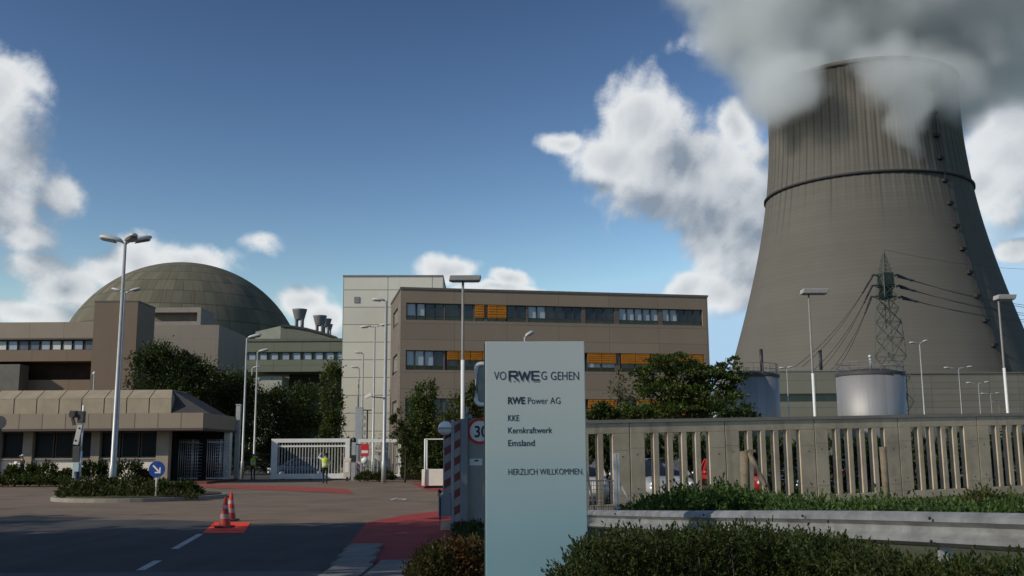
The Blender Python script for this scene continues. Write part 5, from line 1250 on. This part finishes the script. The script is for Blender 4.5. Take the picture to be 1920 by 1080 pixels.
def tree(name, lab, px, Y, ell, n, leaf, lm, seed, trunk_r=.16, grp=None, cat='tree', ncl=26, sp=.22, flat=1.0, base_z=0.0, loc=None, bare=0):
    rng = np.random.default_rng(seed); rnd = random.Random(seed)
    if loc is None:
        b = P(px, 800, Y); t = thing(name, lab, cat, (b.x, Y, base_z), 0, grp); cl = []
        for (ex, ey, rx, rz_) in ell:
            c = P(ex, ey, Y); k = Y / F_PX * 1.02; cl.append((c.x - b.x, rnd.uniform(-.3, .3) * rx * k, c.z - base_z, rx * k * .86, rx * k * .8, rz_ * k * .86))
    else:
        t = thing(name, lab, cat, loc, 0, grp); cl = ell
    top = max(c[2] for c in cl); mb = MB(); zc = min(c[2] for c in cl)
    cx = sum(c[0] for c in cl) / len(cl)
    mb.tube([(0, 0, -.1), (.03, 0, zc * .35), (cx * .3, 0, zc * .8), (cx * .6, 0, (zc + top) / 2), (cx * .8, 0, top)], [trunk_r * 1.3, trunk_r, trunk_r * .8, trunk_r * .5, trunk_r * .2], 8)
    for c in cl:
        a = Vector((cx * .3, 0, zc * rnd.uniform(.5, .8))); e = Vector(c[:3]); m_ = a.lerp(e, .55) + Vector((0, 0, .25)); mb.tube([a, m_, e], [trunk_r * .5, trunk_r * .33, trunk_r * .12], 6)
        for _ in range(5 + bare):
            d = Vector((rnd.gauss(0, 1), rnd.gauss(0, 1), rnd.gauss(.3, .8))).normalized(); e2 = e + Vector((d.x * c[3], d.y * c[4], d.z * c[5])) * .9; mb.tube([m_.lerp(e, rnd.random()), e2], [trunk_r * .18, trunk_r * .05], 5)
    mb.build('trunk', bark(), t)
    p, d = crown_points(cl, n, rng, ncl, sp, flat); quads('crown', leaves(p, d, leaf, leaf * .55, rng), LM[lm], t); return t
tree('broad_tree', 'dark spreading tree in front of the brown stair tower and grey annex', 305, 84, [(295, 672, 46, 34), (340, 702, 50, 40), (272, 705, 36, 45), (388, 706, 38, 22), (320, 745, 70, 30), (350, 668, 22, 12)], 19000, .23, 'dark', 11, .28)
tree('broad_tree', 'dark low tree behind the right end of the gatehouse roof', 420, 88, [(415, 735, 50, 38), (455, 745, 45, 48), (400, 760, 50, 36), (470, 790, 40, 40), (440, 850, 50, 35)], 16000, .24, 'dark', 12, .22)
tree('broad_tree', 'big dark round tree between the lamps and the pale pillar', 540, 92, [(530, 770, 55, 45), (510, 750, 40, 28), (565, 770, 45, 48), (550, 810, 60, 40), (500, 810, 40, 40), (500, 860, 60, 30), (580, 860, 60, 30)], 22000, .24, 'dark', 13, .28)
tree('column_tree', 'tall narrow dark tree against the left edge of the pale tower block', 622, 81, [(622, 720, 20, 40), (624, 770, 24, 45), (618, 810, 20, 30), (640, 850, 40, 30)], 9000, .21, 'mid', 14, .16)
tree('conical_tree', 'dense pointed green tree in front of the office corner', 790, 66, [(800, 738, 20, 26), (790, 775, 30, 36), (785, 815, 38, 36), (805, 850, 36, 30), (785, 850, 26, 25)], 15000, .17, 'mid', 15, .16)
tree('round_tree', 'lighter green bushy tree beside the conical one, behind the floodlight mast', 860, 63, [(862, 775, 34, 38), (900, 760, 30, 42), (845, 810, 34, 32), (890, 815, 40, 40)], 14000, .17, 'olive', 16, .15)
tree('young_tree', 'loose wispy young tree growing over the fixed gate bars', 760, 61, [(742, 788, 12, 20), (752, 815, 20, 16), (768, 845, 18, 16), (790, 872, 24, 16)], 2600, .18, 'olive', 17, .06, ncl=14, sp=.2)
tree('spreading_tree', 'wide layered tree reaching over the wall between office and tank', 1290, 58, [(1255, 678, 50, 16), (1225, 705, 42, 18), (1300, 700, 58, 20), (1340, 716, 50, 18), (1250, 735, 62, 22), (1320, 745, 70, 24), (1275, 770, 80, 20), (1360, 690, 28, 12), (1372, 672, 16, 6), (1388, 705, 20, 7), (1375, 730, 24, 10), (1195, 700, 18, 6), (1215, 725, 26, 8)], 19000, .18, 'mid', 18, .17, ncl=26, sp=.15, flat=.7)
tree('bare_tree', 'thin half bare tree in front of the orange blinds right of the welcome sign', 1166, 60, [(1160, 730, 24, 30), (1178, 745, 20, 24)], 260, .22, 'olive', 19, .07, bare=26)
for i, (px, py, rx, rz_, lab, lmn) in enumerate(((1125, 775, 26, 16, 'low dark shrub showing above the wall right beside the welcome sign', 'dark'), (1190, 772, 34, 16, 'low shrub above the wall under the bare tree', 'mid'), (1365, 772, 40, 20, 'dark shrub above the wall at the foot of the half hidden tank', 'dark'))):
    tree('shrub', lab, px, 56, [(px, py, rx, rz_), (px + 12, py + 14, rx, rz_)], 1600, .24, lmn, 30 + i, .06, 'shrubs behind the wall', 'shrub')
rng = np.random.default_rng(5)
def sprigs(base, up, L, K, leaf, lw, rng, spread=.9):
    "twigs of K leaves starting at base, pointing up"
    n = len(base); u = up / np.linalg.norm(up, axis=1)[:, None]; s = rng.uniform(.15, 1, (n, K)); ln = L * rng.uniform(.6, 1.2, n)
    p = base[:, None, :] + u[:, None, :] * (s * ln[:, None])[:, :, None]
    d = u[:, None, :] + rng.normal(size=(n, K, 3)) * spread * (1.15 - s)[:, :, None]
    return leaves(p.reshape(-1, 3), d.reshape(-1, 3), leaf, lw, rng)
def bank(name, lab, cat, prof, yr, n, L, K, leaf, lw, lm, depth=.5, kind=None, grp=None, ragged=12, stem=True, spread=.9, lean=.5):
    "a bank of shrubs whose top follows a profile of photo columns, standing between two distances"
    pxs, tops = [a for a, b in prof], [b for a, b in prof]
    px = rng.uniform(pxs[0], pxs[-1], n); u = rng.uniform(0, 1, n); bs = []; 
    for i in range(n):
        y0, y1 = yr(px[i]); Y = y0 + (y1 - y0) * u[i]
        w = P(px[i], np.interp(px[i], pxs, tops) + abs(rng.normal()) * ragged, Y)
        g = verge_z(w.x, w.y) if w.x > -.5 else 0.0
        z = w.z - L * .8 - depth * rng.uniform(0, 1) ** 1.3; bs.append((w.x, w.y, max(g + .02, z)))
    bs = np.array(bs); up = rng.normal(size=(n, 3)) * lean; up[:, 2] = 1.0; up[:, 1] -= .15
    c = bs.mean(0); root = thing(name, lab, cat, (c[0], c[1], 0), 0, grp)
    if kind: root['kind'] = kind
    quads('foliage', sprigs(bs - np.array([c[0], c[1], 0]), up, L, K, leaf, lw, rng, spread), LM[lm], root)
    if stem:
        mb = MB()
        for b in bs[::max(1, n // 60)]:
            q = Vector((b[0] - c[0], b[1] - c[1], b[2])); g = verge_z(b[0], b[1]) if b[0] > -.5 else 0
            if q.z - g > .1: mb.tube([(q.x * .9, q.y * .9, g - .02), (q.x, q.y, q.z + .1)], [.015, .006], 5, caps=False)
        if mb.v: so = mb.build('stems', bark(), root); so['kind'] = 'stuff'
    return root
def rail_y(px): return float(np.interp(px, [1095, 1250, 1430, 1620, 1920, 2400], [18.2, 14.6, 12.0, 10.2, 8.4, 6.4]))
bank('hedge', 'dense dark green juniper hedge in front of the guard rail', 'hedge',
     [(1085, 1000), (1120, 992), (1170, 984), (1230, 986), (1300, 980), (1360, 976), (1420, 980), (1480, 988), (1540, 990), (1590, 1000), (1640, 1020), (1700, 1034), (1760, 1040), (1840, 1042), (1960, 1046)],
     lambda px: (min(rail_y(px) - .35, 11.4) - 2.6, min(rail_y(px) - .35, 11.4)), 7200, .20, 18, .036, .016, 'juniper', .45, ragged=9, lean=.7)
bank('shrub', 'spiky juniper shrub overlapping the lower right edge of the welcome sign', 'shrub', [(1036, 1062), (1050, 1046), (1068, 1034), (1090, 1018), (1110, 1004), (1140, 1010)], lambda px: (9.8, 11.2), 900, .22, 18, .038, .016, 'juniper', .5, ragged=10, lean=.8)
bank('shrub', 'rust tinged low shrub left of the welcome sign', 'shrub', [(772, 1052), (790, 1030), (815, 1012), (850, 1006), (885, 1004), (912, 1008)], lambda px: (12.6, 14.6), 2400, .18, 14, .042, .022, 'rust', .42, ragged=9, lean=.6)
bank('shrub', 'bright bramble thicket in front of the second group of wall slots', 'shrub', [(1180, 955), (1210, 930), (1240, 914), (1280, 905), (1330, 910), (1352, 898), (1370, 905), (1420, 914), (1450, 922), (1500, 938)], lambda px: (21, 26), 4000, .45, 13, .09, .05, 'bright', .8, ragged=13, lean=.7)
bank('shrub', 'upright leafy shrub against the right end of the slotted wall', 'shrub', [(1790, 945), (1815, 925), (1835, 912), (1860, 914), (1880, 930), (1900, 940)], lambda px: (22, 24), 700, .4, 12, .09, .05, 'olive', .6, ragged=8)
bank('undergrowth', 'low weedy undergrowth along the foot of the slotted wall', 'undergrowth', [(1440, 924), (1500, 930), (1535, 918), (1560, 926), (1620, 930), (1650, 920), (1680, 932), (1720, 936), (1745, 926), (1800, 938), (1860, 934), (1900, 922), (1960, 928)], lambda px: (17, 25), 3600, .45, 11, .085, .045, 'bright', .5, kind='stuff', ragged=17, stem=False, lean=.8)
bank('undergrowth', 'dark weeds filling the verge between barrier housing and welcome sign', 'undergrowth', [(850, 1000), (905, 996)], lambda px: (17, 23), 500, .16, 9, .06, .03, 'dark', .1, kind='stuff', ragged=6, stem=False)
def bush(lab, px, ytop, Y, w, h, lm, n, leaf=.10, grp=None, boxy=False, name='shrub'):
    c = P(px, ytop, Y); k = Y / F_PX; R_ = w * k / 2; H = c.z; m = n
    d = rng.normal(size=(m, 3)); d /= np.linalg.norm(d, axis=1)[:, None]; d[:, 2] = abs(d[:, 2])
    if boxy: d = np.sign(d) * abs(d) ** .45
    bs = d * (rng.uniform(.35, 1, m) ** .4)[:, None] * np.array([R_, R_ * .8, H * .88]) + rng.normal(size=(m, 3)) * .04
    bs[:, 2] = np.maximum(.14, bs[:, 2])
    t = thing(name, lab, 'shrub', (c.x, Y, 0), 0, grp); quads('foliage', sprigs(bs, d + rng.normal(size=(m, 3)) * .4 + np.array([0, 0, .4]), leaf * 2, 8, leaf, leaf * .55, rng), LM[lm], t)
    mb = MB()
    for i in range(6): mb.tube([(R_ * .1 * math.cos(i), R_ * .1 * math.sin(i), .05), (R_ * .5 * math.cos(i), R_ * .5 * math.sin(i), H * .6)], [.02, .008], 5)
    mb.build('stems', bark(), t); return t
gg = 'shrubs on the traffic island'
for px, yt, Y, w, lm, lab in ((150, 902, 39, 75, 'olive', 'yellowish shrub at the left tip of the traffic island'), (200, 896, 40, 70, 'olive', 'shrub around the foot of the tall three headed lamp'), (248, 895, 40, 75, 'olive', 'middle shrub of the traffic island, left of the blue sign'),
        (300, 903, 39.5, 75, 'mid', 'shrub under the blue round sign'), (345, 904, 40, 60, 'dark', 'dark shrub at the right tip of the traffic island')):
    bush(lab, px, yt, Y, w, 0, lm, 420, .10, gg)
bank('undergrowth', 'ragged ground cover filling the traffic island', 'ground cover', [(112, 922), (140, 912), (200, 905), (300, 906), (350, 912), (372, 924)], lambda px: (37.9, 41), 900, .25, 9, .09, .05, 'olive', .3, kind='stuff', ragged=9, stem=False)
gg = 'shrubs in front of the gatehouse'
for px, yt, w, lm, bx_, lab in ((25, 872, 34, 'mid', 0, 'round shrub at the feet of the person in the white cap'), (60, 868, 26, 'dark', 0, 'small dark shrub left of the first cream wall panel'), (90, 863, 40, 'mid', 0, 'bigger round shrub before the first cream wall panel'), (125, 882, 34, 'rust', 0, 'reddish shrub before the first cream wall panel'),
        (178, 861, 36, 'dark', 1, 'clipped dark box shrub left of the tall lamp'), (238, 861, 50, 'dark', 1, 'clipped wide dark box shrub right of the tall lamp'), (270, 884, 26, 'rust', 0, 'low reddish shrub before the second cream wall panel')):
    bush(lab, px, yt, 57.5, w, 0, lm, 420, .12, gg, bool(bx_))
bank('undergrowth', 'low planting strip along the gatehouse front', 'ground cover', [(-40, 886), (60, 888), (150, 890)], lambda px: (56, 58), 420, .3, 9, .12, .07, 'mid', .2, kind='stuff', ragged=6, stem=False)
for px, yt, w, lab in ((690, 888, 40, 'low olive shrub at the foot of the stop board'), (722, 886, 36, 'low olive shrub under the fixed gate bars'), (790, 888, 60, 'low rusty shrub left of the white container')):
    bush(lab, px, yt, 63, w, 0, 'rust' if px > 750 else 'olive', 260, .12, 'low shrubs by the gate')
bank('hedge', 'dark hedge behind a mesh fence left of the white container', 'hedge', [(752, 838), (800, 842), (850, 848)], lambda px: (66, 68), 900, .4, 10, .16, .09, 'dark', 1.8, ragged=6, stem=False)
bank('hedge', 'clipped dark hedge standing behind the right half of the slotted wall', 'hedge', [(1440, 820), (1700, 812), (1960, 806)], lambda px: (float(np.interp(px, [1440, 1960], [33.2, 37.0])), float(np.interp(px, [1440, 1960], [34.6, 38.6]))), 1800, .4, 10, .16, .09, 'dark', 2.2, ragged=8, stem=False)
bank('hedge', 'dark hedge behind the parked cars at the left half of the slotted wall', 'hedge', [(1080, 808), (1280, 812), (1470, 815)], lambda px: (44, 46), 1800, .5, 10, .2, .11, 'dark', 2.4, ragged=8, stem=False)
# tall trees outside the picture on the left, whose shade falls over the road
for i, (x, y, s_) in enumerate(((-15, -6, .75), (-14.0, 0, .66), (-16, 3.5, .66), (-16, 11, .84), (-15.6, 14, 1.04), (-24, 11.5, 1.05), (-25, 8, 1.1), (-33, 16, 1.1), (-21, 3, .8))):
    tree('roadside_tree', 'tall dense roadside tree left of the road junction, its shade over the asphalt', 0, 0, [(0, 0, 7.0 * s_, 3.6 * s_, 3.6 * s_, 3.6 * s_), (.8, .5, 9.2 * s_, 2.4 * s_, 2.4 * s_, 2.2 * s_), (-.9, -.8, 5.2 * s_, 3.2, 3.2, 2.2)], 5200, .55, 'mid', 60 + i, .25, 'roadside trees shading the road', loc=(x, y, 0), ncl=40, sp=.26)

# ------------------------------------------------------------------ steam plume of the cooling tower
def plume():
    B = []   # (pixel column, row, distance, radius in metres)
    for (px, py, Y, r) in ((1640, 95, 395, 34), (1530, 70, 385, 34), (1440, 20, 380, 33), (1740, 90, 390, 36), (1610, -60, 385, 52), (1800, 30, 385, 42), (1420, -80, 380, 40), (1880, -40, 385, 50),
                           (1480, 165, 356, 16), (1455, 140, 372, 19), (1700, 205, 343, 13), (1690, 250, 345, 10), (1672, 165, 345, 15), (1740, 175, 352, 17), (1785, 185, 372, 18), (1700, 290, 346, 6), (1660, 130, 350, 14),
                           (1620, -200, 385, 70), (1850, -200, 390, 70), (1840, 90, 380, 24), (1560, 130, 395, 24)):
        B.append((P(px, py, Y), r))
    lo = Vector((min(c.x - r for c, r in B), min(c.y - r for c, r in B), min(c.z - r for c, r in B))); hi = Vector((max(c.x + r for c, r in B), max(c.y + r for c, r in B), max(c.z + r for c, r in B)))
    hi.z = min(hi.z, 262)
    mb = MB(); mb.box(lo.x, hi.x, lo.y, hi.y, lo.z, hi.z); 
    m = bpy.data.materials.new('steam'); m.use_nodes = True; t = m.node_tree; t.nodes.clear(); N = NT(t)
    tc = N.n('ShaderNodeTexCoord').outputs['Object']
    wv = N.v('SCALE', N.v('SUBTRACT', N.noise(tc, .035, 2, .5, out=1), (.5, .5, .5)), sc=26.0)
    q = N.v('ADD', tc, wv); acc = None
    for c, r in B:
        f = N.m('SUBTRACT', 1.0, N.m('DIVIDE', N.v('DISTANCE', q, tuple(c)), r)); acc = f if acc is None else N.m('MAXIMUM', acc, f)
    nz = N.noise(tc, .04, 7, .58)
    d = N.m('ADD', acc, N.m('MULTIPLY', N.m('SUBTRACT', nz, .5), 1.2))
    dens = N.m('MULTIPLY', N.smooth(d, -.05, .5), .11)
    vs = N.n('ShaderNodeVolumePrincipled'); vs.inputs['Color'].default_value = (.955, .98, 1.0, 1); vs.inputs['Absorption Color'].default_value = (0, 0, 0, 1); N.put(vs.inputs['Density'], dens); vs.inputs['Anisotropy'].default_value = .25
    o = N.n('ShaderNodeOutputMaterial'); t.links.new(vs.outputs[0], o.inputs['Volume'])
    ob = mb.build('steam_plume', m); tag(ob, 'thick grey white steam billowing out of the cooling tower', 'steam', kind='stuff')
plume()
